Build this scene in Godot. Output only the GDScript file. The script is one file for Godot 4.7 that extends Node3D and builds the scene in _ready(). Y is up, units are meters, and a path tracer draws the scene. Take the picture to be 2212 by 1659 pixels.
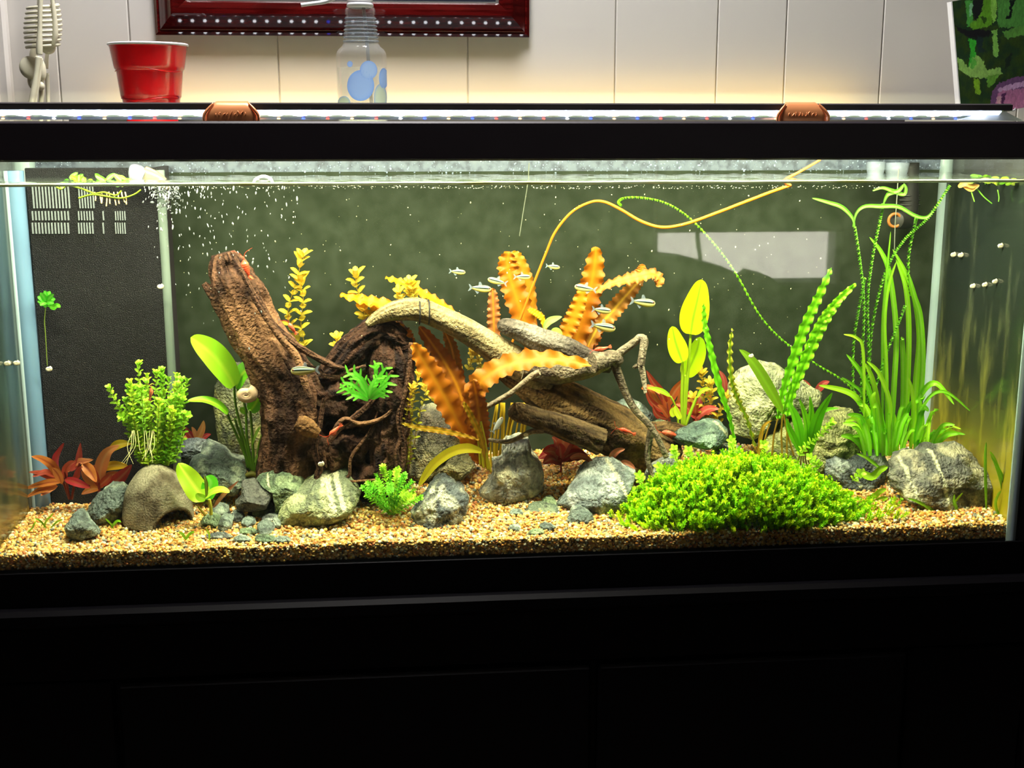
extends Node3D
# An aquarium on its stand against a panelled wall. Heights inside the tank are measured from the lens (EYE above the floor), front glass at z = 0.
const EYE := 1.30
const F := 2643.0
const LENS := Vector3(-0.139, EYE, 1.36)
const BACK := -0.26          # inside of the back glass
const SIDE := 0.605          # inside of the side glasses
const WATER := EYE - 0.0636
var view := Basis.from_euler(Vector3(deg_to_rad(-12.0), deg_to_rad(-5.4), 0.0))
var M := {}
var rng := RandomNumberGenerator.new()
var fbm := FastNoiseLite.new()
var ridge := FastNoiseLite.new()
var cells := FastNoiseLite.new()
var used := {}

# ---------------------------------------------------------------- mesh building
class MB:
	var v := PackedVector3Array()
	var c := PackedColorArray()
	var uv := PackedVector2Array()
	var ix := PackedInt32Array()
	func vert(p: Vector3, col: Color, t := Vector2.ZERO) -> int:
		v.append(p); c.append(col); uv.append(t)
		return v.size() - 1
	func tri(a: int, b: int, d: int) -> void:
		ix.append(a); ix.append(b); ix.append(d)
	func quad(a: int, b: int, d: int, e: int) -> void:
		tri(a, b, d); tri(a, d, e)
	func flatquad(a: Vector3, b: Vector3, d: Vector3, e: Vector3, col: Color) -> void:
		quad(vert(a, col, Vector2(0, 0)), vert(b, col, Vector2(1, 0)), vert(d, col, Vector2(1, 1)), vert(e, col, Vector2(0, 1)))
	func rows(first: int, nr: int, nc: int, wrap: bool) -> void:
		for i in nr - 1:
			for j in (nc if wrap else nc - 1):
				var k: int = (j + 1) % nc
				quad(first + i * nc + j, first + i * nc + k, first + (i + 1) * nc + k, first + (i + 1) * nc + j)
	func box(lo: Vector3, hi: Vector3, col: Color) -> void:
		var p := [lo, Vector3(hi.x, lo.y, lo.z), Vector3(hi.x, hi.y, lo.z), Vector3(lo.x, hi.y, lo.z), Vector3(lo.x, lo.y, hi.z), Vector3(hi.x, lo.y, hi.z), hi, Vector3(lo.x, hi.y, hi.z)]
		for f in [[4, 7, 6, 5], [1, 2, 3, 0], [5, 6, 2, 1], [0, 3, 7, 4], [7, 3, 2, 6], [0, 4, 5, 1]]:
			flatquad(p[f[0]], p[f[1]], p[f[2]], p[f[3]], col)
	# a box whose long edges are chamfered by b
	func bevel(lo: Vector3, hi: Vector3, b: float, col: Color) -> void:
		var mid := (lo + hi) / 2.0
		var h := (hi - lo) / 2.0
		b = minf(b, minf(h.x, minf(h.y, h.z)) * 0.9)
		var pts := {}
		for sx in [-1, 1]:
			for sy in [-1, 1]:
				for sz in [-1, 1]:
					for a in 3:
						var q := Vector3(sx * (h.x - b), sy * (h.y - b), sz * (h.z - b))
						q[a] += [sx, sy, sz][a] * b
						pts[[sx, sy, sz, a]] = mid + q
		for a in 3:
			var o := [(a + 1) % 3, (a + 2) % 3]
			for s in [-1, 1]:
				var face := []
				for t in [[-1, -1], [1, -1], [1, 1], [-1, 1]]:
					var g := [0, 0, 0]
					g[a] = s; g[o[0]] = t[0]; g[o[1]] = t[1]
					face.append(pts[[g[0], g[1], g[2], a]])
				if s < 0: flatquad(face[0], face[1], face[2], face[3], col)
				else: flatquad(face[3], face[2], face[1], face[0], col)
			for s in [[-1, -1], [1, -1], [1, 1], [-1, 1]]:      # edges along axis a
				var g0 := [0, 0, 0]
				var g1 := [0, 0, 0]
				g0[a] = -1; g1[a] = 1
				for g in [g0, g1]:
					g[o[0]] = s[0]; g[o[1]] = s[1]
				var e0: Vector3 = pts[[g0[0], g0[1], g0[2], o[0]]]
				var e1: Vector3 = pts[[g1[0], g1[1], g1[2], o[0]]]
				var e2: Vector3 = pts[[g1[0], g1[1], g1[2], o[1]]]
				var e3: Vector3 = pts[[g0[0], g0[1], g0[2], o[1]]]
				var out := Vector3.ZERO
				out[o[0]] = s[0]; out[o[1]] = s[1]
				if (e2 - e0).cross(e1 - e0).dot(out) > 0: flatquad(e0, e1, e2, e3, col)
				else: flatquad(e3, e2, e1, e0, col)
		for sx in [-1, 1]:
			for sy in [-1, 1]:
				for sz in [-1, 1]:
					var t0: Vector3 = pts[[sx, sy, sz, 0]]
					var t1: Vector3 = pts[[sx, sy, sz, 1]]
					var t2: Vector3 = pts[[sx, sy, sz, 2]]
					if (t2 - t0).cross(t1 - t0).dot(Vector3(sx, sy, sz)) > 0: tri(vert(t0, col), vert(t1, col), vert(t2, col))
					else: tri(vert(t2, col), vert(t1, col), vert(t0, col))
	func outward() -> void:      # front faces run clockwise: turn a closed shape that came out inside out
		var vol := 0.0
		for i in range(0, ix.size(), 3):
			vol += v[ix[i]].dot(v[ix[i + 1]].cross(v[ix[i + 2]]))
		if vol > 0.0:
			for i in range(0, ix.size(), 3):
				var t := ix[i + 1]
				ix[i + 1] = ix[i + 2]; ix[i + 2] = t
	func mesh(origin := Vector3.ZERO) -> ArrayMesh:
		var n := PackedVector3Array()
		n.resize(v.size())
		for i in range(0, ix.size(), 3):
			var a := ix[i]
			var b := ix[i + 1]
			var d := ix[i + 2]
			var g := (v[d] - v[a]).cross(v[b] - v[a])
			n[a] += g; n[b] += g; n[d] += g
		var w := PackedVector3Array()
		w.resize(v.size())
		for i in v.size():
			n[i] = n[i].normalized() if n[i].length_squared() > 0.0 else Vector3.UP
			w[i] = v[i] - origin
		var a := []
		a.resize(Mesh.ARRAY_MAX)
		a[Mesh.ARRAY_VERTEX] = w
		a[Mesh.ARRAY_NORMAL] = n
		a[Mesh.ARRAY_COLOR] = c
		a[Mesh.ARRAY_TEX_UV] = uv
		a[Mesh.ARRAY_INDEX] = ix
		var m := ArrayMesh.new()
		m.add_surface_from_arrays(Mesh.PRIMITIVE_TRIANGLES, a)
		return m

func rgb(r: float, g: float, b: float) -> Color:      # what an eye calls the colour, as a linear value
	return Color(r / 255.0, g / 255.0, b / 255.0).srgb_to_linear()

func at(x: float, y: float, z: float) -> Vector3:      # the point at depth z seen in direction x, y
	var d := view * Vector3((x - 1106.0) / F, (829.5 - y) / F, -1.0)
	return LENS + d * ((z - LENS.z) / d.z)

func ground(x: float, z: float) -> float:
	var k := clampf(-z / 0.26, 0.0, 1.0)
	var rise := 0.034 * pow(k, 1.3) * smoothstep(-0.5, -0.15, x) + 0.006 * pow(k, 1.2)
	return EYE - 0.4775 + rise + 0.003 * fbm.get_noise_2d(x * 900.0, z * 900.0)

func on_gravel(x: float, y: float) -> Vector3:         # where that direction meets the gravel
	var p := at(x, y, -0.012)
	for i in 60:
		p = at(x, y, -0.012 - 0.004 * i)
		if p.y <= ground(p.x, p.z): break
	return p

func path(flat: Array, z0: float, z1: float) -> PackedVector3Array:
	var out := PackedVector3Array()
	var n := flat.size() / 2
	for i in n:
		out.append(at(flat[2 * i], flat[2 * i + 1], lerpf(z0, z1, float(i) / maxf(1.0, n - 1.0))))
	return out

func px(z: float) -> float:                            # metres in one pixel at depth z
	return (LENS.z - z) / F

func smooth(p: PackedVector3Array, n: int) -> PackedVector3Array:
	var out := PackedVector3Array()
	var m := p.size()
	for i in n + 1:
		var t := float(i) / n * (m - 1)
		var k := mini(int(t), m - 2)
		out.append(p[k].cubic_interpolate(p[k + 1], p[maxi(k - 1, 0)], p[mini(k + 2, m - 1)], t - k))
	return out

func pick(a: Array, t: float) -> float:
	var f := clampf(t, 0.0, 1.0) * (a.size() - 1)
	var k := mini(int(f), a.size() - 2)
	return lerpf(a[k], a[k + 1], f - k) if a.size() > 1 else a[0]

func cr(a: Array, t: float) -> float:
	var m := a.size()
	if m < 3: return pick(a, t)
	var f := clampf(t, 0.0, 1.0) * (m - 1)
	var k := mini(int(f), m - 2)
	return cubic_interpolate(a[k], a[k + 1], a[maxi(k - 1, 0)], a[mini(k + 2, m - 1)], f - k)

# a tube along a path; shape(t, angle, radius, point) gives the radius, paint(t, angle, point) the colour
func sweep(mb: MB, pts: PackedVector3Array, radii: Array, nl: int, na: int, shape, paint, squash := 1.0, caps := true) -> void:
	var p := smooth(pts, nl)
	var first := mb.v.size()
	var up := Vector3(0, 0, 1)
	var nr := nl + 1
	for i in nl + 1:
		var tan := (p[mini(i + 1, nl)] - p[maxi(i - 1, 0)]).normalized()
		up = (up - tan * up.dot(tan))
		if up.length() < 0.05: up = tan.cross(Vector3(1, 0.3, 0))
		up = up.normalized()
		var sd := tan.cross(up)
		var t := float(i) / nl
		var r := cr(radii, t)
		for j in na:
			var a := TAU * j / na
			var dir := sd * cos(a) + up * sin(a) * squash
			var q := p[i] + dir * r
			if shape != null:
				q = p[i] + dir * (shape as Callable).call(t, a, r, q)
			mb.vert(q, (paint as Callable).call(t, a, q) if paint is Callable else paint, Vector2(float(j) / na, t))
	mb.rows(first, nr, na, true)
	if caps:
		for e in [0, nl]:
			var s: int = first + e * na
			var mid := Vector3.ZERO
			for j in na: mid += mb.v[s + j]
			mid /= na
			var k := mb.vert(mid, mb.c[s])
			for j in na:
				if e == 0: mb.tri(k, s + (j + 1) % na, s + j)
				else: mb.tri(k, s + j, s + (j + 1) % na)

func tube(pts: PackedVector3Array, radii: Array, col, nl := 12, na := 8) -> MB:
	var mb := MB.new()
	sweep(mb, pts, radii, nl, na, null, col)
	mb.outward()
	return mb

# a shape turned round a vertical axis: profile of [radius, height] pairs; sx and sz stretch it
func lathe(mb: MB, base: Vector3, prof: Array, na: int, paint, sx := 1.0, sz := 1.0) -> void:
	var first := mb.v.size()
	for i in prof.size():
		for j in na:
			var a := TAU * j / na
			var q := base + Vector3(cos(a) * prof[i][0] * sx, prof[i][1], sin(a) * prof[i][0] * sz)
			mb.vert(q, (paint as Callable).call(i, a, q) if paint is Callable else paint, Vector2(float(j) / na, float(i) / prof.size()))
	mb.rows(first, prof.size(), na, true)

func ball(mb: MB, at_: Vector3, r: Vector3, col, nr := 7, na := 10, turn := Basis()) -> void:
	var first := mb.v.size()
	for i in nr + 1:
		var f := PI * i / nr
		for j in na:
			var a := TAU * j / na
			var d := Vector3(sin(f) * cos(a), cos(f), sin(f) * sin(a))
			mb.vert(at_ + turn * (d * r), (col as Callable).call(d) if col is Callable else col)
	mb.rows(first, nr + 1, na, true)

# a leaf along a spine. o: n rows, w half-width, prof 0 lance / 1 strap / 2 oval, face, fold, wave, wf, scal, rib, edge, veins
func blade(mb: MB, spine: PackedVector3Array, w: float, col: Color, o := {}) -> void:
	var n: int = o.get("n", 14)
	var nc: int = o.get("nc", 7)
	var p := smooth(spine, n)
	var face: Vector3 = o.get("face", Vector3(0.1, 0.35, 1.0))
	var first := mb.v.size()
	var wf: float = o.get("wf", 5.0)
	var ph: float = o.get("ph", rng.randf() * 6.0)
	var prof: int = o.get("prof", 0)
	var fold: float = o.get("fold", 0.15)
	var wave: float = o.get("wave", 0.0)
	var scal: float = o.get("scal", 0.0)
	var rib: Color = o.get("rib", col.lerp(Color(1, 1, 0.5), 0.15))
	var edge: Color = o.get("edge", col)
	var tip: Color = o.get("tip", col)
	var veins: float = o.get("veins", 0.0)
	for i in n + 1:
		var t := float(i) / n
		var tan := (p[mini(i + 1, n)] - p[maxi(i - 1, 0)]).normalized()
		var sd := tan.cross(face)
		if sd.length() < 0.12: sd = tan.cross(Vector3(0.6, 0.6, 0.5))
		sd = sd.normalized().rotated(tan, o.get("twist", 0.0) * t)
		var nm := sd.cross(tan)
		var k := 1.0
		match prof:
			0: k = pow(sin(PI * pow(t, 0.75)), 0.8) if t < 1.0 else 0.0
			1: k = minf(1.0, 0.45 + 3.0 * t) * pow(1.0 - pow(t, 5.0), 0.7)
			2: k = pow(sin(PI * pow(t * 0.97 + 0.03, 0.82)), 0.6) if t < 1.0 else 0.0
			3: k = minf(1.0, 0.3 + 1.6 * t) * (1.0 - 0.25 * t) * pow(maxf(0.0, 1.0 - pow(t, 7.0)), 0.6)
		k = maxf(k, 0.03)
		for j in nc:
			var s := 2.0 * j / (nc - 1) - 1.0
			var ww := w * k * (1.0 + scal * sin(TAU * wf * t * 2.0 + ph + (1.7 if s < 0 else 0.0)))
			var off := nm * (fold * absf(s) * w * k + wave * s * s * w * sin(TAU * wf * t + ph + (2.1 if s < 0 else 0.0)))
			var cc := col.lerp(edge, s * s).lerp(tip, t * t)
			if j == nc / 2: cc = rib
			elif veins > 0.0: cc = cc.lerp(rib, veins * maxf(0.0, sin(TAU * (9.0 * t - 2.0 * absf(s)))))
			cc = cc * (1.0 + 0.16 * fbm.get_noise_3d(p[i].x * 900.0 + s * 6.0, p[i].y * 900.0, ph * 20.0))
			cc.a = 1.0
			mb.vert(p[i] + sd * s * ww + off, cc)
	mb.rows(first, n + 1, nc, false)

# ---------------------------------------------------------------- things and parts
func numbered(called: String) -> String:
	used[called] = used.get(called, -1) + 1
	return called if used[called] == 0 else "%s_%03d" % [called, used[called]]

func tag(o: Node3D, label: String, category := "", group := "", kind := "") -> void:
	if label: o.set_meta("label", label)
	if category: o.set_meta("category", category)
	if group: o.set_meta("group", group)
	if kind: o.set_meta("kind", kind)

func thing(called: String, label: String, category: String, base: Vector3, group := "", kind := "") -> Node3D:
	var o := Node3D.new()
	o.name = numbered(called)
	add_child(o)
	o.position = base
	tag(o, label, category, group, kind)
	return o

func part(parent: Node3D, called: String, mb: MB, m: Material, label := "", kind := "") -> MeshInstance3D:
	var o := MeshInstance3D.new()
	o.name = called
	var org := Vector3.ZERO
	var q: Node = parent
	while q != self and q is Node3D:
		org += (q as Node3D).position
		q = q.get_parent()
	o.mesh = mb.mesh(org)
	o.material_override = m
	parent.add_child(o, true)
	tag(o, label, "", "", kind)
	return o

func solo(called: String, label: String, category: String, mb: MB, m: Material, base: Vector3, group := "", kind := "") -> MeshInstance3D:
	var o := MeshInstance3D.new()
	o.name = numbered(called)
	o.mesh = mb.mesh(base)
	o.material_override = m
	add_child(o)
	o.position = base
	tag(o, label, category, group, kind)
	return o

func boxpart(parent: Node3D, called: String, lo: Vector3, hi: Vector3, m: Material, b := 0.0) -> MeshInstance3D:
	var mb := MB.new()
	if b > 0.0: mb.bevel(lo, hi, b, Color.WHITE)
	else: mb.box(lo, hi, Color.WHITE)
	return part(parent, called, mb, m)

# ---------------------------------------------------------------- materials
func noise_tex(freq: float, ramp: Array, sd := 1, kind := FastNoiseLite.TYPE_SIMPLEX_SMOOTH, size := 512, oct := 5) -> NoiseTexture2D:
	var t := NoiseTexture2D.new()
	t.width = size; t.height = size
	t.seamless = true
	var n := FastNoiseLite.new()
	n.noise_type = kind
	n.frequency = freq
	n.seed = sd
	n.fractal_octaves = oct
	t.noise = n
	if ramp.size():
		var g := Gradient.new()
		var offs := PackedFloat32Array()
		var cols := PackedColorArray()
		for r in ramp:
			offs.append(r[0]); cols.append(r[1])
		g.offsets = offs
		g.colors = cols
		t.color_ramp = g
	return t

func mat(called: String, col: Color, rough: float, vc := false, spec := 0.5) -> StandardMaterial3D:
	var m := StandardMaterial3D.new()
	m.resource_name = called
	m.albedo_color = col
	m.roughness = rough
	m.metallic_specular = spec
	m.vertex_color_use_as_albedo = vc
	m.cull_mode = BaseMaterial3D.CULL_DISABLED
	M[called] = m
	return m

func tri(m: StandardMaterial3D, s: float) -> void:
	m.uv1_triplanar = true
	m.uv1_scale = Vector3(s, s, s)

func glassy(called: String, col: Color, alpha: float, rough := 0.02) -> StandardMaterial3D:
	var m := mat(called, Color(col.r, col.g, col.b, alpha), rough)
	m.transparency = BaseMaterial3D.TRANSPARENCY_ALPHA
	return m

func materials() -> void:
	var grain := noise_tex(0.02, [[0.0, Color(0.66, 0.66, 0.66)], [0.45, Color(0.92, 0.93, 0.91)], [0.62, Color(1, 1, 1)], [1.0, Color(0.7, 0.72, 0.7)]], 3)
	var bumps := noise_tex(0.03, [], 5, FastNoiseLite.TYPE_SIMPLEX_SMOOTH, 512, 6)
	var pits := noise_tex(0.05, [], 9, FastNoiseLite.TYPE_CELLULAR, 512, 3)
	var m := mat("rock", Color.WHITE, 0.62, true)
	m.albedo_texture = grain; tri(m, 14.0)
	m.heightmap_enabled = true; m.heightmap_texture = bumps; m.heightmap_scale = 0.42
	m = mat("holed_rock", Color.WHITE, 0.85, true, 0.3)
	m.albedo_texture = grain; tri(m, 16.0)
	m.heightmap_enabled = true; m.heightmap_texture = pits; m.heightmap_scale = 0.5
	m = mat("wood", Color.WHITE, 0.8, true, 0.3)
	m.albedo_texture = grain; tri(m, 12.0)
	m.heightmap_enabled = true; m.heightmap_texture = bumps; m.heightmap_scale = 0.3
	m = mat("shell", Color.WHITE, 0.9, true, 0.2)
	m.albedo_texture = grain; tri(m, 20.0)
	m.heightmap_enabled = true; m.heightmap_texture = bumps; m.heightmap_scale = 0.15
	m = mat("leaf", Color.WHITE, 0.45, true, 0.4)
	m.backlight_enabled = true; m.backlight = Color(0.85, 0.85, 0.85)
	m = mat("stem", Color.WHITE, 0.5, true, 0.4)
	m = mat("pebble", Color.WHITE, 0.5, true, 0.4)
	mat("plain", Color.WHITE, 0.55, true, 0.4)
	mat("gloss", Color.WHITE, 0.18, true, 0.5)
	mat("fish", Color.WHITE, 0.25, true, 0.6)
	m = mat("fin", Color(0.55, 0.6, 0.65, 0.45), 0.4)
	m.transparency = BaseMaterial3D.TRANSPARENCY_ALPHA
	mat("black", Color(0.19, 0.17, 0.19), 0.45, false, 0.35)
	mat("stand", Color(0.055, 0.05, 0.065), 0.35, false, 0.3)
	m = mat("back_film", Color(0.205, 0.236, 0.19), 0.7, false, 0.2)
	m.albedo_texture = noise_tex(0.02, [[0.0, Color(0.72, 0.76, 0.68)], [0.5, Color(0.87, 0.88, 0.84)], [1.0, Color(1, 1, 1)]], 21, FastNoiseLite.TYPE_SIMPLEX_SMOOTH, 512, 6)
	tri(m, 3.0)
	m = mat("overflow", Color(0.07, 0.07, 0.075), 0.55, false, 0.35)
	m.heightmap_enabled = true; m.heightmap_texture = noise_tex(0.06, [], 31, FastNoiseLite.TYPE_SIMPLEX_SMOOTH, 512, 3); m.heightmap_scale = 0.14
	tri(m, 20.0)
	mat("bead", Color(0.62, 0.7, 0.72), 0.2, false, 0.6)
	glassy("pane", Color(0.8, 0.9, 0.85), 0.02)
	glassy("water", Color(0.85, 0.95, 0.85), 0.05, 0.06)
	glassy("bottle", Color(0.93, 0.95, 0.97), 0.10, 0.05)
	glassy("liquid", Color(0.93, 0.95, 0.85), 0.16, 0.1)
	m = mat("paint_white", Color(0.79, 0.775, 0.755), 0.5, false, 0.4)
	mat("trim_white", Color(0.84, 0.82, 0.80), 0.4)
	m = mat("mahogany", Color(0.30, 0.045, 0.045), 0.05, false, 0.6)
	m.albedo_texture = noise_tex(0.008, [[0.0, Color(0.5, 0.4, 0.4)], [0.5, Color(0.9, 0.85, 0.85)], [1.0, Color(1, 1, 1)]], 41)
	m.uv1_triplanar = true; m.uv1_scale = Vector3(2, 30, 30)
	mat("silver", Color(0.72, 0.72, 0.7), 0.3).metallic = 0.8
	mat("alu", Color(0.75, 0.77, 0.8), 0.28).metallic = 0.9
	mat("copper", Color(0.95, 0.62, 0.40), 0.28).metallic = 0.25
	mat("blue_bead", Color(0.42, 0.55, 0.66), 0.15, false, 0.7)
	m = mat("dry_glass", Color(0.40, 0.44, 0.50), 0.3, false, 0.5)
	m.albedo_texture = noise_tex(0.03, [[0.0, Color(0.5, 0.5, 0.55)], [0.55, Color(0.9, 0.92, 0.95)], [1.0, Color(1, 1, 1)]], 61)
	tri(m, 4.0)
	mat("comb", Color(0.48, 0.51, 0.52), 0.4)
	mat("grey_bead", Color(0.44, 0.49, 0.46), 0.15, false, 0.6)
	mat("bone", Color.WHITE, 0.45, true)
	mat("dark_picture", Color(0.13, 0.14, 0.18), 0.25)
	mat("carpet", Color(0.26, 0.22, 0.19), 0.95)
	mat("dark_wall", Color(0.30, 0.28, 0.27), 0.9)
	mat("ceiling", Color(0.75, 0.74, 0.72), 0.9)
	mat("dark_cloth", Color(0.06, 0.06, 0.065), 0.95)
	m = mat("yard", Color(0.62, 0.60, 0.57), 0.95)
	m.albedo_texture = noise_tex(0.05, [[0.0, Color(0.6, 0.6, 0.58)], [0.5, Color(0.9, 0.9, 0.88)], [1.0, Color(1, 1, 1)]], 51)
	tri(m, 1.2)
	for led in [["led_white", Color(0.95, 0.97, 1.0), 12.0], ["led_red", Color(1.0, 0.25, 0.2), 3.0], ["led_blue", Color(0.2, 0.3, 1.0), 3.0], ["led_warm", Color(1.0, 0.75, 0.45), 3.0], ["lamp_warm", Color(1.0, 0.84, 0.48), 2.5], ["led_strip", Color(0.80, 0.88, 1.0), 4.0], ["led_up", Color(0.95, 0.97, 1.0), 9.0], ["lamp_panel", Color(1.0, 0.96, 0.92), 2.0]]:
		m = mat(led[0], led[1], 0.5)
		m.emission_enabled = true; m.emission = led[1]; m.emission_energy_multiplier = led[2]

# ---------------------------------------------------------------- camera, sky and lamps
func lights() -> void:
	var cam := Camera3D.new()
	cam.name = "camera"
	cam.position = LENS
	cam.basis = view
	cam.fov = rad_to_deg(2.0 * atan(829.5 / F))
	cam.near = 0.05
	add_child(cam)
	var e := Environment.new()
	e.background_mode = Environment.BG_COLOR
	e.background_color = Color(0.93, 0.96, 1.0)
	e.background_energy_multiplier = 0.5
	e.tonemap_mode = Environment.TONE_MAPPER_LINEAR
	e.tonemap_exposure = 1.0
	e.sdfgi_enabled = true; e.ssao_enabled = true; e.ssil_enabled = true
	var we := WorldEnvironment.new()
	we.name = "environment"
	we.environment = e
	add_child(we)
	var sun := DirectionalLight3D.new()          # over the roof from behind: it lights the yard that the window looks out on
	sun.name = "sun"
	sun.rotation = Vector3(deg_to_rad(-48.0), deg_to_rad(180.0), 0)
	sun.light_energy = 34.0
	sun.shadow_enabled = true
	add_child(sun)
	area("tank_lamp", Vector3(-0.02, EYE + 0.0030, -0.027), Vector2(1.12, 0.034), Vector3(deg_to_rad(-80), 0, 0), Color(1.0, 1.0, 0.82), 1.75)
	area("ceiling_lamp", Vector3(-0.15, 2.40, 0.02), Vector2(0.5, 0.25), Vector3(-PI / 2, 0, 0), Color(1.0, 0.985, 0.975), 3.1)
	area("rear_lamp", Vector3(0.0, EYE + 0.0115, -0.2942), Vector2(1.0, 0.004), Vector3(0.75, 0, 0), Color(1.0, 0.84, 0.40), 0.046)

func area(called: String, p: Vector3, s: Vector2, turn: Vector3, col: Color, energy: float) -> void:
	var l := AreaLight3D.new()
	l.name = called
	l.area_size = s
	l.position = p
	l.rotation = turn
	l.light_color = col
	l.light_energy = energy
	l.area_range = 8.0
	l.shadow_enabled = true
	add_child(l)

func prism(mb: MB, poly: PackedVector2Array, z0: float, z1: float, col: Color) -> void:
	var ids := Geometry2D.triangulate_polygon(poly)
	for z in [z0, z1]:
		var f := mb.v.size()
		for p in poly: mb.vert(Vector3(p.x, p.y, z), col)
		for i in range(0, ids.size(), 3):
			mb.tri(f + ids[i], f + ids[i + 1], f + ids[i + 2])
	for i in poly.size():
		var a := poly[i]
		var b := poly[(i + 1) % poly.size()]
		mb.flatquad(Vector3(a.x, a.y, z0), Vector3(b.x, b.y, z0), Vector3(b.x, b.y, z1), Vector3(a.x, a.y, z1), col)

func structure(called: String, label: String) -> Node3D:
	var o := Node3D.new()
	o.name = numbered(called)
	add_child(o)
	tag(o, label, "", "", "structure")
	return o

func room() -> void:
	var w := structure("wall_back", "white painted panelled wall behind the tank")
	boxpart(w, "backing", Vector3(-2.1, 0, -0.46), Vector3(2.3, 2.45, -0.343), M.paint_white)
	var gx := [-2.1, -1.7, -1.32, -1.0, -0.76, -0.574, -0.481, -0.29, -0.038, 0.163, 0.304, 0.400, 0.537, 0.74, 1.0, 1.35, 1.8, 2.3]
	for i in gx.size() - 1:
		boxpart(w, "panel", Vector3(gx[i] + 0.0006, 0, -0.347), Vector3(gx[i + 1] - 0.0006, 2.45, -0.34), M.paint_white, 0.0012)
	var t := structure("trim_1", "white door casing at the left edge of the wall")
	boxpart(t, "casing", Vector3(-0.72, 0, -0.341), Vector3(-0.632, 2.1, -0.322), M.trim_white, 0.004)
	boxpart(t, "inner_bead", Vector3(-0.66, 0, -0.323), Vector3(-0.645, 2.1, -0.317), M.trim_white, 0.003)
	boxpart(structure("floor", "dark carpeted floor"), "slab", Vector3(-2.1, -0.1, -0.46), Vector3(2.3, 0, 2.7), M.carpet)
	boxpart(structure("ceiling", "plain ceiling"), "slab", Vector3(-2.1, 2.45, -0.46), Vector3(2.3, 2.55, 2.7), M.ceiling)
	boxpart(structure("wall_left", "plain wall on the left"), "slab", Vector3(-2.2, 0, -0.46), Vector3(-2.1, 2.45, 2.7), M.dark_wall)
	boxpart(structure("wall_right", "plain wall on the right"), "slab", Vector3(2.3, 0, -0.46), Vector3(2.4, 2.45, 2.7), M.dark_wall)
	var f := structure("wall_front", "wall behind the viewer with one window")
	boxpart(f, "slab", Vector3(-2.1, 0, 2.6), Vector3(0.70, 2.45, 2.7), M.dark_wall)
	boxpart(f, "slab", Vector3(1.345, 0, 2.6), Vector3(2.3, 2.45, 2.7), M.dark_wall)
	boxpart(f, "slab", Vector3(0.70, 0, 2.6), Vector3(1.345, 0.76, 2.7), M.dark_wall)
	boxpart(f, "slab", Vector3(0.70, 1.8, 2.6), Vector3(1.345, 2.45, 2.7), M.dark_wall)
	var n := structure("window_1", "window whose reflection shows in the front glass of the tank")
	boxpart(n, "sill", Vector3(0.70, 0.755, 2.58), Vector3(1.345, 0.785, 2.7), M.trim_white, 0.004)
	boxpart(n, "frame", Vector3(1.322, 0.785, 2.61), Vector3(1.345, 1.8, 2.69), M.trim_white, 0.004)
	boxpart(n, "frame", Vector3(0.70, 0.785, 2.61), Vector3(0.72, 1.8, 2.69), M.trim_white, 0.004)
	boxpart(n, "frame", Vector3(0.72, 1.78, 2.61), Vector3(1.322, 1.8, 2.69), M.trim_white, 0.004)
	boxpart(n, "pane", Vector3(0.72, 0.785, 2.655), Vector3(1.322, 1.78, 2.66), M.pane)
	boxpart(n, "blind", Vector3(0.71, 0.95, 2.60), Vector3(1.345, 1.80, 2.606), M.dark_cloth)
	part(n, "blind_cord", tube(PackedVector3Array([Vector3(0.845, 0.96, 2.59), Vector3(0.85, 0.91, 2.59), Vector3(0.858, 0.87, 2.59), Vector3(0.853, 0.83, 2.59), Vector3(0.862, 0.74, 2.59)]), [0.007, 0.008, 0.007, 0.009, 0.008], rgb(25, 25, 28)), M.plain)
	boxpart(structure("ground_outside", "grey gravel yard outside the window"), "yard", Vector3(-12, -0.3, 2.75), Vector3(14, -0.02, 40), M.yard)
	# a dark armchair in front of the window, seen as a shape in the reflection
	var c := thing("armchair", "dark armchair seen only as a sloping silhouette in the glass reflection", "armchair", Vector3(0.9, 0, 2.3))
	var mb := MB.new()
	prism(mb, PackedVector2Array([Vector2(0.40, 0.40), Vector2(1.26, 0.40), Vector2(1.26, 0.80), Vector2(1.19, 0.803), Vector2(1.05, 0.806), Vector2(1.0, 0.842), Vector2(0.955, 0.853), Vector2(0.93, 0.832), Vector2(0.88, 0.862), Vector2(0.80, 0.885), Vector2(0.74, 0.90), Vector2(0.50, 0.93), Vector2(0.42, 0.90)]), 2.28, 2.42, Color.WHITE)
	part(c, "backrest", mb, M.dark_cloth)
	boxpart(c, "seat", Vector3(0.46, 0.12, 1.85), Vector3(1.2, 0.42, 2.30), M.dark_cloth, 0.04)
	boxpart(c, "arm", Vector3(0.36, 0.12, 1.8), Vector3(0.48, 0.58, 2.35), M.dark_cloth, 0.03)
	boxpart(c, "arm", Vector3(1.18, 0.12, 1.8), Vector3(1.30, 0.58, 2.35), M.dark_cloth, 0.03)
	for x in [0.42, 1.24]:
		for z in [1.86, 2.36]:
			boxpart(c, "leg", Vector3(x - 0.025, 0, z - 0.025), Vector3(x + 0.025, 0.13, z + 0.025), M.dark_cloth)
	var l := thing("ceiling_light", "flat glowing ceiling light above the tank", "light", Vector3(-0.2, 2.45, 0.02))
	boxpart(l, "housing", Vector3(-0.48, 2.42, -0.14), Vector3(0.08, 2.45, 0.18), M.trim_white, 0.004)
	boxpart(l, "diffuser", Vector3(-0.45, 2.41, -0.11), Vector3(0.05, 2.421, 0.15), M.lamp_panel)

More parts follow.
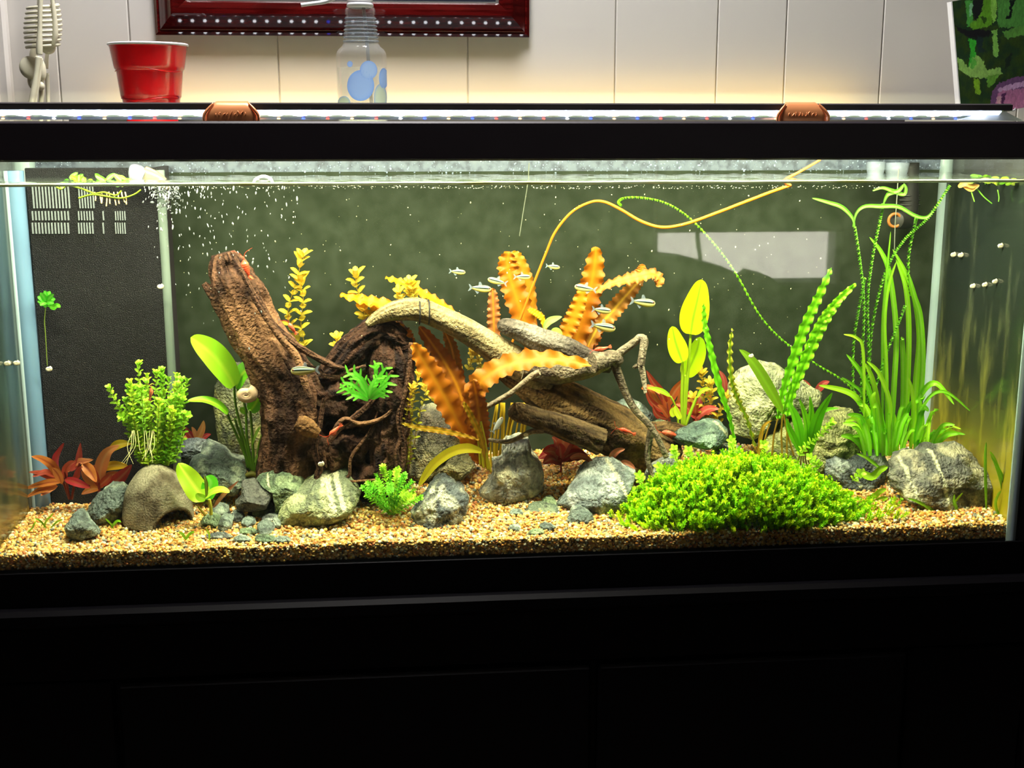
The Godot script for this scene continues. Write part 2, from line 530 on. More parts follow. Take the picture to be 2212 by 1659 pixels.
func stand_and_tank() -> void:
	var y0 := EYE - 0.540
	var s := thing("aquarium_stand", "black wooden aquarium stand with two flush doors below the tank", "stand", Vector3(0, 0, -0.13))
	boxpart(s, "body", Vector3(-0.60, 0.0, -0.28), Vector3(0.60, y0 - 0.02, 0.002), M.stand)
	boxpart(s, "top_moulding", Vector3(-0.64, y0 - 0.022, -0.285), Vector3(0.64, y0, 0.018), M.stand, 0.005)
	boxpart(s, "apron", Vector3(-0.63, y0 - 0.09, -0.28), Vector3(0.63, y0 - 0.021, 0.010), M.stand, 0.003)
	boxpart(s, "door", Vector3(-0.47, 0.08, 0.0), Vector3(0.085, y0 - 0.094, 0.014), M.stand, 0.004)
	boxpart(s, "door", Vector3(0.092, 0.08, 0.0), Vector3(0.475, y0 - 0.094, 0.014), M.stand, 0.004)
	boxpart(s, "side_stile", Vector3(-0.63, 0.0, -0.28), Vector3(-0.475, y0 - 0.091, 0.010), M.stand, 0.003)
	boxpart(s, "side_stile", Vector3(0.480, 0.0, -0.28), Vector3(0.63, y0 - 0.091, 0.010), M.stand, 0.003)
	boxpart(s, "plinth", Vector3(-0.63, 0.0, -0.28), Vector3(0.63, 0.078, 0.010), M.stand, 0.003)
	var t := thing("aquarium", "long glass aquarium with black top and bottom frames full of plants", "aquarium", Vector3(0, y0, -0.13))
	var xo := SIDE + 0.008
	for fr in [["top_frame", EYE - 0.0394, EYE + 0.0028], ["bottom_frame", y0, EYE - 0.498]]:
		var mb := MB.new()
		mb.bevel(Vector3(-xo - 0.004, fr[1], -0.004 if fr[0] == "top_frame" else 0.0004), Vector3(xo + 0.004, fr[2], 0.006 if fr[0] == "top_frame" else 0.0035), 0.0022 if fr[0] == "top_frame" else 0.0008, Color.WHITE)
		mb.bevel(Vector3(-xo - 0.004, fr[1], BACK - 0.014), Vector3(xo + 0.004, fr[2], BACK - 0.004), 0.002, Color.WHITE)
		mb.bevel(Vector3(-xo - 0.004, fr[1], BACK - 0.006), Vector3(-xo + 0.004, fr[2], -0.002), 0.002, Color.WHITE)
		mb.bevel(Vector3(xo - 0.004, fr[1], BACK - 0.006), Vector3(xo + 0.004, fr[2], -0.002), 0.002, Color.WHITE)
		part(t, fr[0], mb, M.black if fr[0] == "top_frame" else M.stand)
	boxpart(t, "floor_pane", Vector3(-xo, y0 + 0.03, BACK - 0.006), Vector3(xo, y0 + 0.036, -0.0005), M.black)
	boxpart(t, "front_pane", Vector3(-SIDE, y0 + 0.036, -0.0045), Vector3(SIDE, EYE - 0.002, 0.0), M.pane)
	boxpart(t, "side_pane", Vector3(-xo, y0 + 0.036, BACK), Vector3(-SIDE, EYE - 0.002, -0.001), M.pane)
	boxpart(t, "side_pane", Vector3(SIDE, y0 + 0.036, BACK), Vector3(xo, EYE - 0.002, -0.001), M.pane)
	boxpart(t, "back_panel", Vector3(-xo, y0 + 0.036, BACK - 0.006), Vector3(xo, EYE - 0.002, BACK), M.back_film)
	for b in [[-SIDE, BACK, 0.014], [SIDE, BACK, 0.009], [SIDE - 0.001, -0.005, 0.006], [-SIDE, -0.005, 0.006]]:
		part(t, "silicone_seam", tube(PackedVector3Array([Vector3(b[0], y0 + 0.037, b[1]), Vector3(b[0], EYE - 0.25, b[1]), Vector3(b[0], EYE - 0.003, b[1])]), [b[2], b[2], b[2]], Color.WHITE, 2, 12), M.bead)
	boxpart(t, "dry_glass_band", Vector3(-SIDE + 0.002, WATER + 0.003, BACK), Vector3(SIDE - 0.002, EYE - 0.046, BACK + 0.0006), M.dry_glass)
	boxpart(t, "centre_brace", Vector3(-0.02, EYE - 0.008, BACK), Vector3(0.02, EYE + 0.0, -0.13), M.black, 0.001)
	boxpart(t, "rear_strip", Vector3(-xo, EYE - 0.006, BACK - 0.03), Vector3(xo, EYE - 0.001, BACK + 0.07), M.black, 0.001)
	for sd in [-1, 1]:
		var xa: float = sd * (xo + 0.0005)
		var xb: float = sd * (xo + 0.035)
		boxpart(t, "side_backing", Vector3(minf(xa, xb), y0 + 0.036, BACK - 0.02), Vector3(maxf(xa, xb), EYE - 0.04, -0.003), M.black)
	# algae grown on the side glasses
	for sd in [1, -1]:
		var mb := MB.new()
		var x: float = sd * (SIDE - 0.0015)
		mb.flatquad(Vector3(x, EYE - 0.48, BACK + 0.002), Vector3(x, EYE - 0.48, -0.006), Vector3(x, WATER, -0.006), Vector3(x, WATER, BACK + 0.002), Color.WHITE)
		part(t, "algae_film", mb, film(sd), "patchy algae on the end glass", "stuff")
	# water
	var w := thing("water", "clear water filling the tank up to just below the top frame", "water", Vector3(0, WATER, -0.13), "", "stuff")
	var g := MB.new()
	var nx := 160
	var nz := 36
	for i in nz + 1:
		for j in nx + 1:
			var x := lerpf(-SIDE, SIDE, float(j) / nx)
			var z := lerpf(BACK, -0.0045, float(i) / nz)
			g.vert(Vector3(x, WATER + 0.0012 * fbm.get_noise_2d(x * 2200.0, z * 2200.0), z), Color.WHITE)
	g.rows(0, nz + 1, nx + 1, false)
	part(w, "surface", g, M.water)
	g = MB.new()
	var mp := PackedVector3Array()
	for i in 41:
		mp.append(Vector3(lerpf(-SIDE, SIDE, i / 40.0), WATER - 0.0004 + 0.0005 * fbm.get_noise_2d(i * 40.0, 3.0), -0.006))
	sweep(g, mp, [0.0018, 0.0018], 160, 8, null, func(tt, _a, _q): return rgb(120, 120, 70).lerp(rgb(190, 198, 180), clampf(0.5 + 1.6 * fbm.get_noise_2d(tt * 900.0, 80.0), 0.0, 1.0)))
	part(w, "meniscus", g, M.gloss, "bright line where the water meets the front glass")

func film(sd: int) -> StandardMaterial3D:
	var im := Image.create(256, 256, false, Image.FORMAT_RGB8)
	var n := FastNoiseLite.new()
	n.seed = 70 + sd
	n.frequency = 0.02
	n.fractal_octaves = 5
	for y in 256:
		for x in 256:
			var h := 1.0 - y / 255.0                              # 0 at the gravel, 1 at the waterline
			var k := n.get_noise_2d(x * 0.9, y * 0.35) * 1.2 + n.get_noise_2d(x * 2.5 + 900, y * 0.9) * 0.45
			var a := 0.0
			var c := Color(0.62, 0.58, 0.30)
			if sd > 0:
				a = clampf(0.50 - h * 0.75 + k * 0.75, 0.0, 0.85) + 0.12
				a = maxf(a, clampf(1.15 - h * 2.6, 0.0, 0.9))
				c = Color(0.68, 0.62, 0.10).lerp(Color(0.40, 0.43, 0.33), clampf(h * 1.5, 0.0, 1.0))
			else:
				a = clampf(0.16 + k * 0.25 + maxf(0.0, 0.3 - h) * 1.2, 0.05, 0.8)
				c = Color(0.70, 0.52, 0.18).lerp(Color(0.42, 0.58, 0.56), clampf(h * 2.5, 0.0, 1.0))
			c = Color(0.10, 0.13, 0.12).lerp(c, clampf(a, 0.0, 0.9))
			im.set_pixel(x, y, Color(c.r, c.g, c.b))
	var m := mat("algae_%d" % (sd + 1), Color.WHITE, 0.16, false, 0.5)
	m.albedo_texture = ImageTexture.create_from_image(im)
	m.texture_repeat = false
	m.uv1_scale = Vector3(1, -1, 1)
	m.uv1_offset = Vector3(0, 1, 0)
	return m

func gravel() -> void:
	var o := thing("gravel", "golden tan aquarium gravel covering the tank floor", "gravel", Vector3(0, EYE - 0.498, -0.13), "", "stuff")
	var mb := MB.new()
	var nx := 120
	var nz := 30
	for i in nz + 1:
		for j in nx + 1:
			var x := lerpf(-SIDE + 0.001, SIDE - 0.001, float(j) / nx)
			var z := lerpf(BACK + 0.001, -0.007, float(i) / nz)
			mb.vert(Vector3(x, ground(x, z) - 0.003, z), rgb(150, 110, 50))
	mb.rows(0, nz + 1, nx + 1, false)
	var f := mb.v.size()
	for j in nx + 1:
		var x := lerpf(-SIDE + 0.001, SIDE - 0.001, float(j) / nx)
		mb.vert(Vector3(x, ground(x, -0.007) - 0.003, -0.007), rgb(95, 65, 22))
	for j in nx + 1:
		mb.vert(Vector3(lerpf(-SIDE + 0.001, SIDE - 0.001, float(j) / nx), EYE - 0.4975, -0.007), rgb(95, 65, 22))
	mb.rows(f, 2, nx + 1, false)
	part(o, "bed", mb, M.plain, "", "stuff")
	var sp := MB.new()
	ball(sp, Vector3.ZERO, Vector3(1, 1, 1), Color.WHITE, 4, 6)
	var mm := MultiMesh.new()
	mm.transform_format = MultiMesh.TRANSFORM_3D
	mm.use_colors = true
	mm.mesh = sp.mesh()
	var pts := []
	var hues := [rgb(238, 196, 104), rgb(246, 222, 150), rgb(222, 160, 66), rgb(252, 242, 205), rgb(200, 134, 58), rgb(232, 182, 118), rgb(172, 138, 76), rgb(130, 134, 120), rgb(214, 136, 84)]
	for i in 36000:
		var x := rng.randf_range(-SIDE + 0.003, SIDE - 0.003)
		var z := rng.randf_range(BACK + 0.003, -0.008)
		pts.append([Vector3(x, ground(x, z) - rng.randf_range(0.0005, 0.0032), z), 1.0])
	for i in 9000:
		var x := rng.randf_range(-SIDE + 0.003, SIDE - 0.003)
		var top := ground(x, -0.007)
		pts.append([Vector3(x, rng.randf_range(EYE - 0.496, top - 0.001), -0.0072 + rng.randf_range(-0.001, 0.0002)), 0.9])
	mm.instance_count = pts.size()
	for i in pts.size():
		var r: float = rng.randf_range(0.0013, 0.0027) * pts[i][1]
		var b := Basis.from_euler(Vector3(rng.randf() * 6, rng.randf() * 6, rng.randf() * 6)).scaled_local(Vector3(r * rng.randf_range(0.9, 1.4), r, r * rng.randf_range(0.7, 1.0)))
		mm.set_instance_transform(i, Transform3D(b, pts[i][0] - o.position))
		var c: Color = hues[mini(int(pow(rng.randf(), 1.35) * hues.size()), hues.size() - 1)]
		c = c * rng.randf_range(0.75, 1.1)
		c.a = 1.0
		mm.set_instance_color(i, c)
	var mi := MultiMeshInstance3D.new()
	mi.name = "pebbles"
	mi.multimesh = mm
	mi.material_override = M.pebble
	o.add_child(mi)
	tag(mi, "", "", "", "stuff")

func led_bar() -> void:
	var t := thing("led_light_bar", "slim black LED light bar with glowing chips along the front top edge", "light bar", Vector3(-0.03, EYE + 0.003, -0.05))
	var mb := MB.new()
	var x0 := -0.62
	var x1 := 0.565
	prism_x(mb, [[-0.012, 0.0150], [-0.012, 0.0212], [-0.018, 0.0226], [-0.095, 0.0226], [-0.10, 0.020], [-0.10, 0.012], [-0.085, 0.0105], [-0.030, 0.0135]], x0, x1)
	part(t, "housing", mb, M.black)
	mb = MB.new()
	prism_x(mb, [[-0.0125, 0.0151], [-0.0145, 0.0151], [-0.032, 0.0055], [-0.030, 0.0048]], x0 + 0.01, x1 - 0.01)
	var sink := part(t, "heat_sink", mb, M.alu)
	mb = MB.new()
	prism_x(mb, [[-0.01355, 0.01368], [-0.0209, 0.00935], [-0.0212, 0.0099], [-0.0139, 0.0142]], x0 + 0.012, x1 - 0.012)
	part(t, "lens_strip", mb, M.led_strip)
	mb = MB.new()
	prism_x(mb, [[-0.026, 0.0046], [-0.026, 0.0068], [-0.030, 0.0068], [-0.030, 0.0046]], x0 + 0.01, x1 - 0.01)
	var rail := part(t, "lower_rail", mb, M.alu)
	var turn := Basis(Vector3(1, 0, 0), 1.07)
	var k := 0
	var x := x0 + 0.035
	while x < x1 - 0.02:
		mb = MB.new()
		gem(mb, Vector3(x, EYE + 0.0106, -0.0181), Vector3(0.0100, 0.0052, 0.0012), 8, turn)
		part(sink, "led_chip", mb, M.led_white)
		mb = MB.new()
		gem(mb, Vector3(x + 0.003, EYE + 0.0057, -0.0258), Vector3(0.0022, 0.0010, 0.0008), 5, Basis())
		part(rail, "colour_chip", mb, [M.led_red, M.led_warm, M.led_red, M.led_white, M.led_blue, M.led_warm, M.led_blue][k % 7])
		x += 0.0265
		k += 1
	mb = MB.new()
	prism(mb, PackedVector2Array([Vector2(x1 - 0.06, EYE + 0.0045), Vector2(x1 + 0.018, EYE + 0.0035), Vector2(x1 - 0.004, EYE + 0.014), Vector2(x1 - 0.03, EYE + 0.0125)]), -0.024, -0.020, Color(0.8, 0.82, 0.9))
	part(t, "end_bracket", mb, M.gloss)
	mb = MB.new()
	prism(mb, PackedVector2Array([Vector2(x0 - 0.01, EYE + 0.0045), Vector2(x0 + 0.025, EYE + 0.0085), Vector2(x0 + 0.03, EYE + 0.0125), Vector2(x0 - 0.01, EYE + 0.013)]), -0.024, -0.020, Color(0.8, 0.82, 0.9))
	part(t, "end_bracket", mb, M.gloss)
	part(t, "hanger_wire", tube(PackedVector3Array([at(2080, 235, -0.03), at(2150, 237, -0.03), at(2188, 239, -0.03), at(2193, 233, -0.03)]), [0.001, 0.001, 0.001, 0.0008], Color(0.6, 0.6, 0.65), 12, 6), M.gloss)
	# copper clips that grip the bar
	for cl in [[499.0, 59.0, "copper coloured embossed clip gripping the left part of the light bar"], [1735.0, 55.0, "copper coloured embossed clip near the right end of the light bar"]]:
		var a := at(cl[0] - cl[1], 245, 0.0)
		var b := at(cl[0] + cl[1], 245, 0.0)
		var c := thing("light_clip", cl[2], "clip", Vector3((a.x + b.x) / 2, EYE + 0.003, 0.0))
		mb = MB.new()
		var prof := [[-0.016, 0.0240], [-0.009, 0.0238], [-0.004, 0.0205], [-0.0015, 0.0150], [-0.0005, 0.0090], [-0.001, 0.0030]]
		var f := mb.v.size()
		var nw := 24
		for q in prof:
			for j in nw + 1:
				var u := float(j) / nw
				var ins := 0.010 * pow(absf(2 * u - 1), 12.0)
				var xx := lerpf(a.x, b.x, u)
				var k2 := clampf((q[1] - 0.010) / 0.014, 0.0, 1.0)
				xx += (0.012 if u < 0.5 else -0.012) * k2 * pow(absf(2 * u - 1), 2.0)
				mb.vert(Vector3(xx, EYE + q[1], q[0] - ins * 0.3), Color.WHITE)
		mb.rows(f, prof.size(), nw + 1, false)
		var plate := part(c, "plate", mb, M.copper)
		for s in [-1, 1]:
			var xe: float = a.x if s < 0 else b.x
			part(c, "raised_edge", tube(PackedVector3Array([Vector3(xe, EYE + 0.003, 0.0), Vector3(xe, EYE + 0.009, 0.0002), Vector3(xe - s * 0.004, EYE + 0.0150, -0.001), Vector3(xe - s * 0.010, EYE + 0.0215, -0.004)]), [0.0013, 0.0015, 0.0015, 0.001], Color.WHITE, 12, 8), M.copper)
		for i in 9:      # worn raised lettering that can no longer be read
			var xx: float = lerpf(a.x, b.x, 0.22 + 0.066 * i)
			var h := rng.randf_range(0.0025, 0.005)
			part(plate, "embossed_mark", tube(PackedVector3Array([Vector3(xx, EYE + 0.0085, -0.0002), Vector3(xx + rng.randf_range(-0.001, 0.002), EYE + 0.0085 + h * 0.5, -0.0004), Vector3(xx + rng.randf_range(0.0, 0.003), EYE + 0.0085 + h, -0.0008)]), [0.0005, 0.0007, 0.0005], Color.WHITE, 6, 6), M.copper)
	# the second, warm bar behind the tank shines at the wall
	var r := thing("rear_light_bar", "warm light strip hidden behind the tank rim, glowing on the wall", "light bar", Vector3(0, EYE, -0.292))
	boxpart(r, "housing", Vector3(-0.55, EYE - 0.001, -0.292), Vector3(0.55, EYE + 0.017, -0.276), M.black, 0.001)
	boxpart(r, "hood", Vector3(-0.55, EYE + 0.0165, -0.2975), Vector3(0.55, EYE + 0.0175, -0.2915), M.black)
	for i in 112:      # upward chips, seen only as dots of light in the polished frame above
		mb = MB.new()
		gem(mb, Vector3(-0.44 + i * 0.0085, EYE + 0.0178, -0.2800 - 0.0095 * (i % 2)), Vector3(0.0028, 0.0024, 0.0006), 5, Basis(Vector3(1, 0, 0), -PI / 2))
		part(r, "led_chip", mb, M.led_blue if i % 17 == 8 else M.led_up)
	boxpart(r, "glow_strip", Vector3(-0.52, EYE + 0.006, -0.2935), Vector3(0.52, EYE + 0.0155, -0.292), M.lamp_warm)

func gem(mb: MB, c: Vector3, r: Vector3, n: int, turn: Basis) -> void:      # a low dome on the board, facing the room
	var top := mb.vert(c + turn * Vector3(0, 0, r.z), Color.WHITE)
	for j in n: mb.vert(c + turn * Vector3(cos(TAU * j / n) * r.x, sin(TAU * j / n) * r.y, 0), Color.WHITE)
	for j in n: mb.tri(top, top + 1 + (j + 1) % n, top + 1 + j)

func prism_x(mb: MB, prof: Array, x0: float, x1: float) -> void:      # profile of [z, height over EYE]
	var poly := PackedVector2Array()
	for q in prof: poly.append(Vector2(q[0], EYE + q[1]))
	var ids := Geometry2D.triangulate_polygon(poly)
	for x in [x0, x1]:
		var f := mb.v.size()
		for q in poly: mb.vert(Vector3(x, q.y, q.x), Color.WHITE)
		for i in range(0, ids.size(), 3): mb.tri(f + ids[i], f + ids[i + 1], f + ids[i + 2])
	for i in poly.size():
		var a := poly[i]
		var b := poly[(i + 1) % poly.size()]
		mb.flatquad(Vector3(x0, a.y, a.x), Vector3(x0, b.y, b.x), Vector3(x1, b.y, b.x), Vector3(x1, a.y, a.x), Color.WHITE)

# a stone: outline as seen from the front, depth of its middle, half thickness; pal = three tones; o: veins [[x0,y0,x1,y1,width px]], seed, cuts, rough, lean, holes
func rock(label: String, flat: Array, z: float, thick: float, pal: Array, o := {}) -> void:
	var mb := MB.new()
	var poly := PackedVector3Array()
	var n := flat.size() / 2
	for i in n: poly.append(at(flat[2 * i], flat[2 * i + 1], z))
	var lo := poly[0]
	var hi := poly[0]
	for p in poly:
		lo = lo.min(p); hi = hi.max(p)
	var mid := (lo + hi) / 2.0
	var half := (hi - lo) / 2.0
	half.z = thick
	var na: int = o.get("na", 84)
	var nl: int = o.get("nl", 36)
	var ring := PackedVector3Array()
	var length := 0.0
	for i in n: length += poly[i].distance_to(poly[(i + 1) % n])
	var k := 0
	var run := 0.0
	for j in na:
		var want := length * j / na
		while run + poly[k].distance_to(poly[(k + 1) % n]) < want and k < n - 1:
			run += poly[k].distance_to(poly[(k + 1) % n]); k += 1
		var d := poly[k].distance_to(poly[(k + 1) % n])
		ring.append(poly[k].lerp(poly[(k + 1) % n], clampf((want - run) / maxf(d, 1e-6), 0, 1)) - mid)
	var r := RandomNumberGenerator.new()
	r.seed = o.get("seed", int(flat[0]) * 7 + int(flat[1]))
	var planes := []
	for i in o.get("cuts", 14):
		var nn := Vector3(r.randf_range(-0.9, 0.9), r.randf_range(-0.5, 1.0), r.randf_range(0.15, 1.0)).normalized()
		planes.append([nn, r.randf_range(0.46, 0.78)])
	var rough: float = o.get("rough", 0.10)
	var lean: float = o.get("lean", 0.35)
	var ox := r.randf() * 900.0
	var veins := []
	for q in o.get("veins", []):
		veins.append([at(q[0], q[1], z), at(q[2], q[3], z), q[4] * px(z)])
	var holes: float = o.get("holes", 0.0)
	for i in nl + 1:
		var f := PI * i / nl
		var rf := pow(sin(f), 0.62) if i > 0 and i < nl else 0.0
		var zz := signf(cos(f)) * pow(absf(cos(f)), 0.85)
		for j in na:
			var q := Vector3(ring[j].x * rf, ring[j].y * rf, thick * zz)
			var u := Vector3(q.x / half.x, q.y / half.y, zz)
			for pl in planes:
				var over: float = u.dot(pl[0]) - pl[1]
				if over > 0.0: u -= pl[0] * over * (1.0 - 0.6 * rf * rf * rf)
			var p := u * 60.0 / maxf(0.5, 1.0)
			var e := ridge.get_noise_3d(p.x * 0.7 + ox, p.y * 0.7, p.z * 0.7) * 0.8 + ridge.get_noise_3d(p.x * 2.2, p.y * 2.2 + ox, p.z * 2.2) * 0.35 + fbm.get_noise_3d(p.x * 3.0 + ox, p.y * 3.0, p.z * 3.0) * 0.9
			var crack := cells.get_noise_3d(p.x * 0.8 + ox, p.y * 0.8, p.z * 0.8)
			e += 0.8 * crack
			if holes > 0.0:
				var h := cells.get_noise_3d(u.x * half.x * 9000.0 + ox, u.y * half.y * 9000.0, u.z * thick * 9000.0)
				e -= holes * smoothstep(-0.75, -0.95, h) * 2.0
			u += u.normalized() * e * rough * 0.85
			q = Vector3(u.x * half.x, u.y * half.y, u.z * thick)
			q.z -= lean * maxf(0.0, u.y) * thick
			var w := mid + q
			var t := fbm.get_noise_3d(w.x * 2600.0 + ox, w.y * 2600.0, w.z * 2600.0) + 0.5
			var t2 := fbm.get_noise_3d(w.x * 900.0, w.y * 900.0 + ox, w.z * 900.0) * 1.6 + 0.5
			var c: Color = (pal[0] as Color).lerp(pal[1], clampf(t2, 0, 1)).lerp(pal[2], clampf(t * 2.6 - 1.25, 0, 1))
			var seam := ridge.get_noise_3d(w.x * 1500.0 + ox, w.y * 1500.0, w.z * 1500.0)
			if seam > 0.45: c = c.lerp((pal[0] as Color) * 0.45, clampf((seam - 0.45) * 4.0, 0, 0.8))
			for g in veins:
				var ab: Vector3 = g[1] - g[0]
				var flatw := Vector3(w.x, w.y, g[0].z)
				var s := clampf((flatw - g[0]).dot(ab) / ab.length_squared(), 0, 1)
				var dd: float = flatw.distance_to(g[0] + ab * s) + 0.0012 * fbm.get_noise_2d(s * 300.0, ox)
				if dd < g[2] and zz > -0.2: c = c.lerp(rgb(238, 236, 196), 0.9)
			mb.vert(w, c)
	mb.rows(0, nl + 1, na, true)
	mb.outward()
	solo("rock", label, "rock", mb, M.holed_rock if holes > 0.0 else M.rock, Vector3(mid.x, lo.y, mid.z), o.get("group", ""))

func rocks() -> void:
	var slate := [rgb(92, 106, 102), rgb(134, 150, 140), rgb(176, 190, 172)]
	var dark := [rgb(66, 74, 76), rgb(106, 116, 116), rgb(170, 178, 170)]
	var green := [rgb(96, 118, 92), rgb(130, 152, 112), rgb(165, 185, 140)]
	var pale := [rgb(120, 132, 100), rgb(165, 172, 120), rgb(205, 205, 155)]
	var cream := [rgb(140, 136, 104), rgb(190, 182, 132), rgb(222, 212, 160)]
	var grey := [rgb(110, 116, 116), rgb(145, 150, 146), rgb(180, 182, 165)]
	var smooth_grey := [rgb(88, 90, 86), rgb(104, 105, 98), rgb(116, 116, 106)]
	rock("small pointed grey green rock alone on the gravel at the front left", [133,1166, 142,1135, 157,1111, 170,1106, 190,1126, 208,1143, 219,1158, 200,1166, 170,1169], -0.050, 0.022, slate, {"lean": 0.5})
	rock("knobbly grey green rock leaning against the left side of the coconut shell", [189,1103, 199,1081, 225,1058, 236,1048, 260,1046, 270,1058, 273,1075, 268,1098, 272,1119, 257,1132, 232,1130, 209,1124], -0.105, 0.026, slate, {"rough": 0.14})
	rock("dark slab at the top of the layered pile behind the coconut shell", [372,978, 388,952, 422,950, 450,954, 484,966, 490,980, 470,990, 425,992, 395,990], -0.205, 0.02, dark, {"lean": 0.2})
	rock("tilted upper slab with a pale face in the pile behind the coconut shell", [418,964, 438,957, 484,972, 501,989, 539,996, 540,1016, 506,1003, 463,1006, 423,986], -0.180, 0.026, [rgb(92, 104, 96), rgb(130, 144, 128), rgb(176, 186, 160)], {"lean": 0.7})
	rock("lower slab of the layered pile, resting right of the coconut shell", [400,990, 423,984, 476,1005, 511,999, 532,1020, 532,1044, 512,1066, 480,1066, 440,1050, 408,1030], -0.150, 0.03, [rgb(78, 90, 86), rgb(112, 128, 116), rgb(165, 176, 150)], {"lean": 0.6})
	rock("tall mossy rock standing behind the broad leaved plant at left", [453,838, 463,824, 490,800, 506,787, 524,791, 552,817, 560,865, 566,910, 566,1000, 520,1010, 470,985, 457,930, 452,880], -0.228, 0.026, [rgb(84, 88, 70), rgb(128, 130, 88), rgb(176, 172, 105)], {"rough": 0.16, "lean": 0.2})
	rock("smooth dark grey rock with a scooped edge left of the green rock", [505,1086, 521,1072, 519,1044, 545,1040, 560,1044, 592,1055, 588,1075, 577,1096, 545,1106, 512,1106], -0.098, 0.026, smooth_grey, {"rough": 0.03, "cuts": 4})
	rock("mottled green rock with a pale line behind the big striped boulder", [552,1034, 572,1022, 598,1015, 620,1007, 643,1007, 656,1024, 660,1040, 648,1070, 625,1108, 596,1106, 590,1058, 565,1048], -0.100, 0.026, green, {"veins": [[576,1027,582,1046,2.5]]})
	rock("big pale green boulder with cream stripes at the front left of centre", [600,1143, 601,1120, 604,1103, 623,1080, 643,1062, 656,1037, 670,1026, 704,1022, 735,1024, 754,1027, 773,1047, 793,1070, 790,1092, 775,1105, 740,1126, 717,1138, 679,1152, 641,1155, 610,1152], -0.075, 0.042, [rgb(126, 136, 106), rgb(172, 182, 128), rgb(212, 216, 158)], {"veins": [[704,1038,724,1092,5.5], [722,1032,745,1090,5], [692,1030,697,1048,4]], "lean": 0.6, "na": 120, "nl": 48, "rough": 0.07})
	rock("dark craggy rock alone on the gravel in the front centre", [882,1109, 907,1081, 932,1053, 945,1040, 962,1034, 979,1039, 1008,1053, 1014,1084, 1016,1101, 1004,1129, 963,1151, 932,1153, 905,1148, 888,1140], -0.065, 0.034, [rgb(72, 80, 84), rgb(116, 126, 126), rgb(206, 206, 182)], {"rough": 0.15, "na": 110, "nl": 44})
	rock("tall grey peak with a smooth bright face in the centre of the tank", [1028,1073, 1053,1045, 1066,1025, 1064,997, 1086,992, 1089,966, 1098,951, 1123,944, 1146,950, 1157,983, 1176,995, 1186,1020, 1185,1067, 1171,1076, 1120,1082, 1078,1089, 1042,1086], -0.118, 0.034, [rgb(152, 156, 152), rgb(186, 188, 176), rgb(226, 220, 184)], {"rough": 0.10, "na": 120, "nl": 48, "cuts": 7, "lean": 0.5})
	rock("broad grey blue rock with one white vein right of centre", [1202,1094, 1230,1062, 1252,1034, 1272,1011, 1302,1003, 1333,1000, 1355,1010, 1376,1026, 1367,1053, 1353,1081, 1316,1112, 1300,1124, 1286,1121, 1260,1103, 1226,1108], -0.085, 0.036, [rgb(116, 128, 130), rgb(150, 162, 160), rgb(196, 204, 198)], {"veins": [[1317,1003,1340,1040,3], [1340,1040,1352,1072,3]], "rough": 0.08, "lean": 0.7, "na": 110, "nl": 44})
	rock("small grey lump in front of the broad veined rock", [1221,1129, 1238,1101, 1258,1095, 1277,1109, 1293,1132, 1288,1143, 1256,1147, 1230,1141], -0.052, 0.02, slate, {"rough": 0.12})
	rock("flat green grey stone left of the small grey lump", [1134,1109, 1154,1095, 1185,1093, 1213,1098, 1226,1115, 1216,1130, 1185,1134, 1160,1125], -0.075, 0.02, [rgb(92, 106, 92), rgb(112, 128, 106), rgb(135, 150, 120)], {"rough": 0.06, "lean": 0.8})
	rock("small pale green stone peeping from behind the flat green grey stone", [1166,1098, 1170,1085, 1181,1076, 1194,1072, 1203,1084, 1205,1098, 1186,1102], -0.098, 0.014, green, {})
	rock("grey angular rock behind the root twigs, right of the stump", [868,1025, 870,1000, 879,978, 892,952, 904,930, 908,895, 918,880, 934,871, 958,896, 980,922, 1014,941, 1032,972, 1034,1005, 990,1026, 930,1040], -0.188, 0.036, [rgb(116, 118, 100), rgb(164, 160, 126), rgb(220, 208, 154)], {"rough": 0.14, "holes": 0.5, "na": 110, "nl": 44})
	rock("cream coloured rock full of small holes left of the central peak", [928,1040, 938,1012, 949,998, 975,978, 1000,972, 1020,975, 1034,990, 1030,1008, 1019,1022, 980,1042, 955,1048, 932,1050], -0.165, 0.026, cream, {"rough": 0.13, "holes": 0.9, "na": 110, "nl": 44})
	rock("rounded grey green rock behind the right end of the log", [1315,900, 1322,876, 1345,866, 1370,867, 1390,874, 1417,892, 1425,912, 1420,935, 1360,935], -0.215, 0.022, slate, {})
	rock("little green stone at the right of the rounded rock behind the log", [1412,912, 1425,906, 1438,909, 1444,918, 1436,926, 1418,926], -0.200, 0.009, green, {"na": 40, "nl": 18})
	rock("largest pale rock, rising behind the crinkled leaves at right", [1563,860, 1566,835, 1570,826, 1587,815, 1618,796, 1653,788, 1687,793, 1709,809, 1735,817, 1751,831, 1780,854, 1774,875, 1751,880, 1726,894, 1690,900, 1648,913, 1644,937, 1616,950, 1587,941, 1570,900], -0.180, 0.042, [rgb(140, 144, 108), rgb(182, 186, 128), rgb(212, 210, 158)], {"na": 120, "nl": 48, "rough": 0.10})
	rock("dark green wedge shaped rock above the left end of the green carpet", [1454,947, 1470,931, 1507,918, 1540,908, 1566,913, 1580,931, 1576,946, 1555,959, 1523,969, 1486,964, 1460,957], -0.148, 0.026, [rgb(74, 96, 88), rgb(98, 122, 108), rgb(136, 160, 140)], {"veins": [[1547,911,1572,940,3]]})
	rock("yellowish craggy rock with a dark hollow left of the grass clump", [1660,975, 1664,948, 1680,930, 1714,908, 1760,905, 1800,892, 1832,882, 1860,890, 1870,930, 1862,980, 1850,1010, 1790,1020, 1700,1020], -0.160, 0.036, [rgb(140, 142, 88), rgb(180, 182, 108), rgb(214, 208, 140)], {"rough": 0.17, "na": 120, "nl": 48, "cuts": 6})
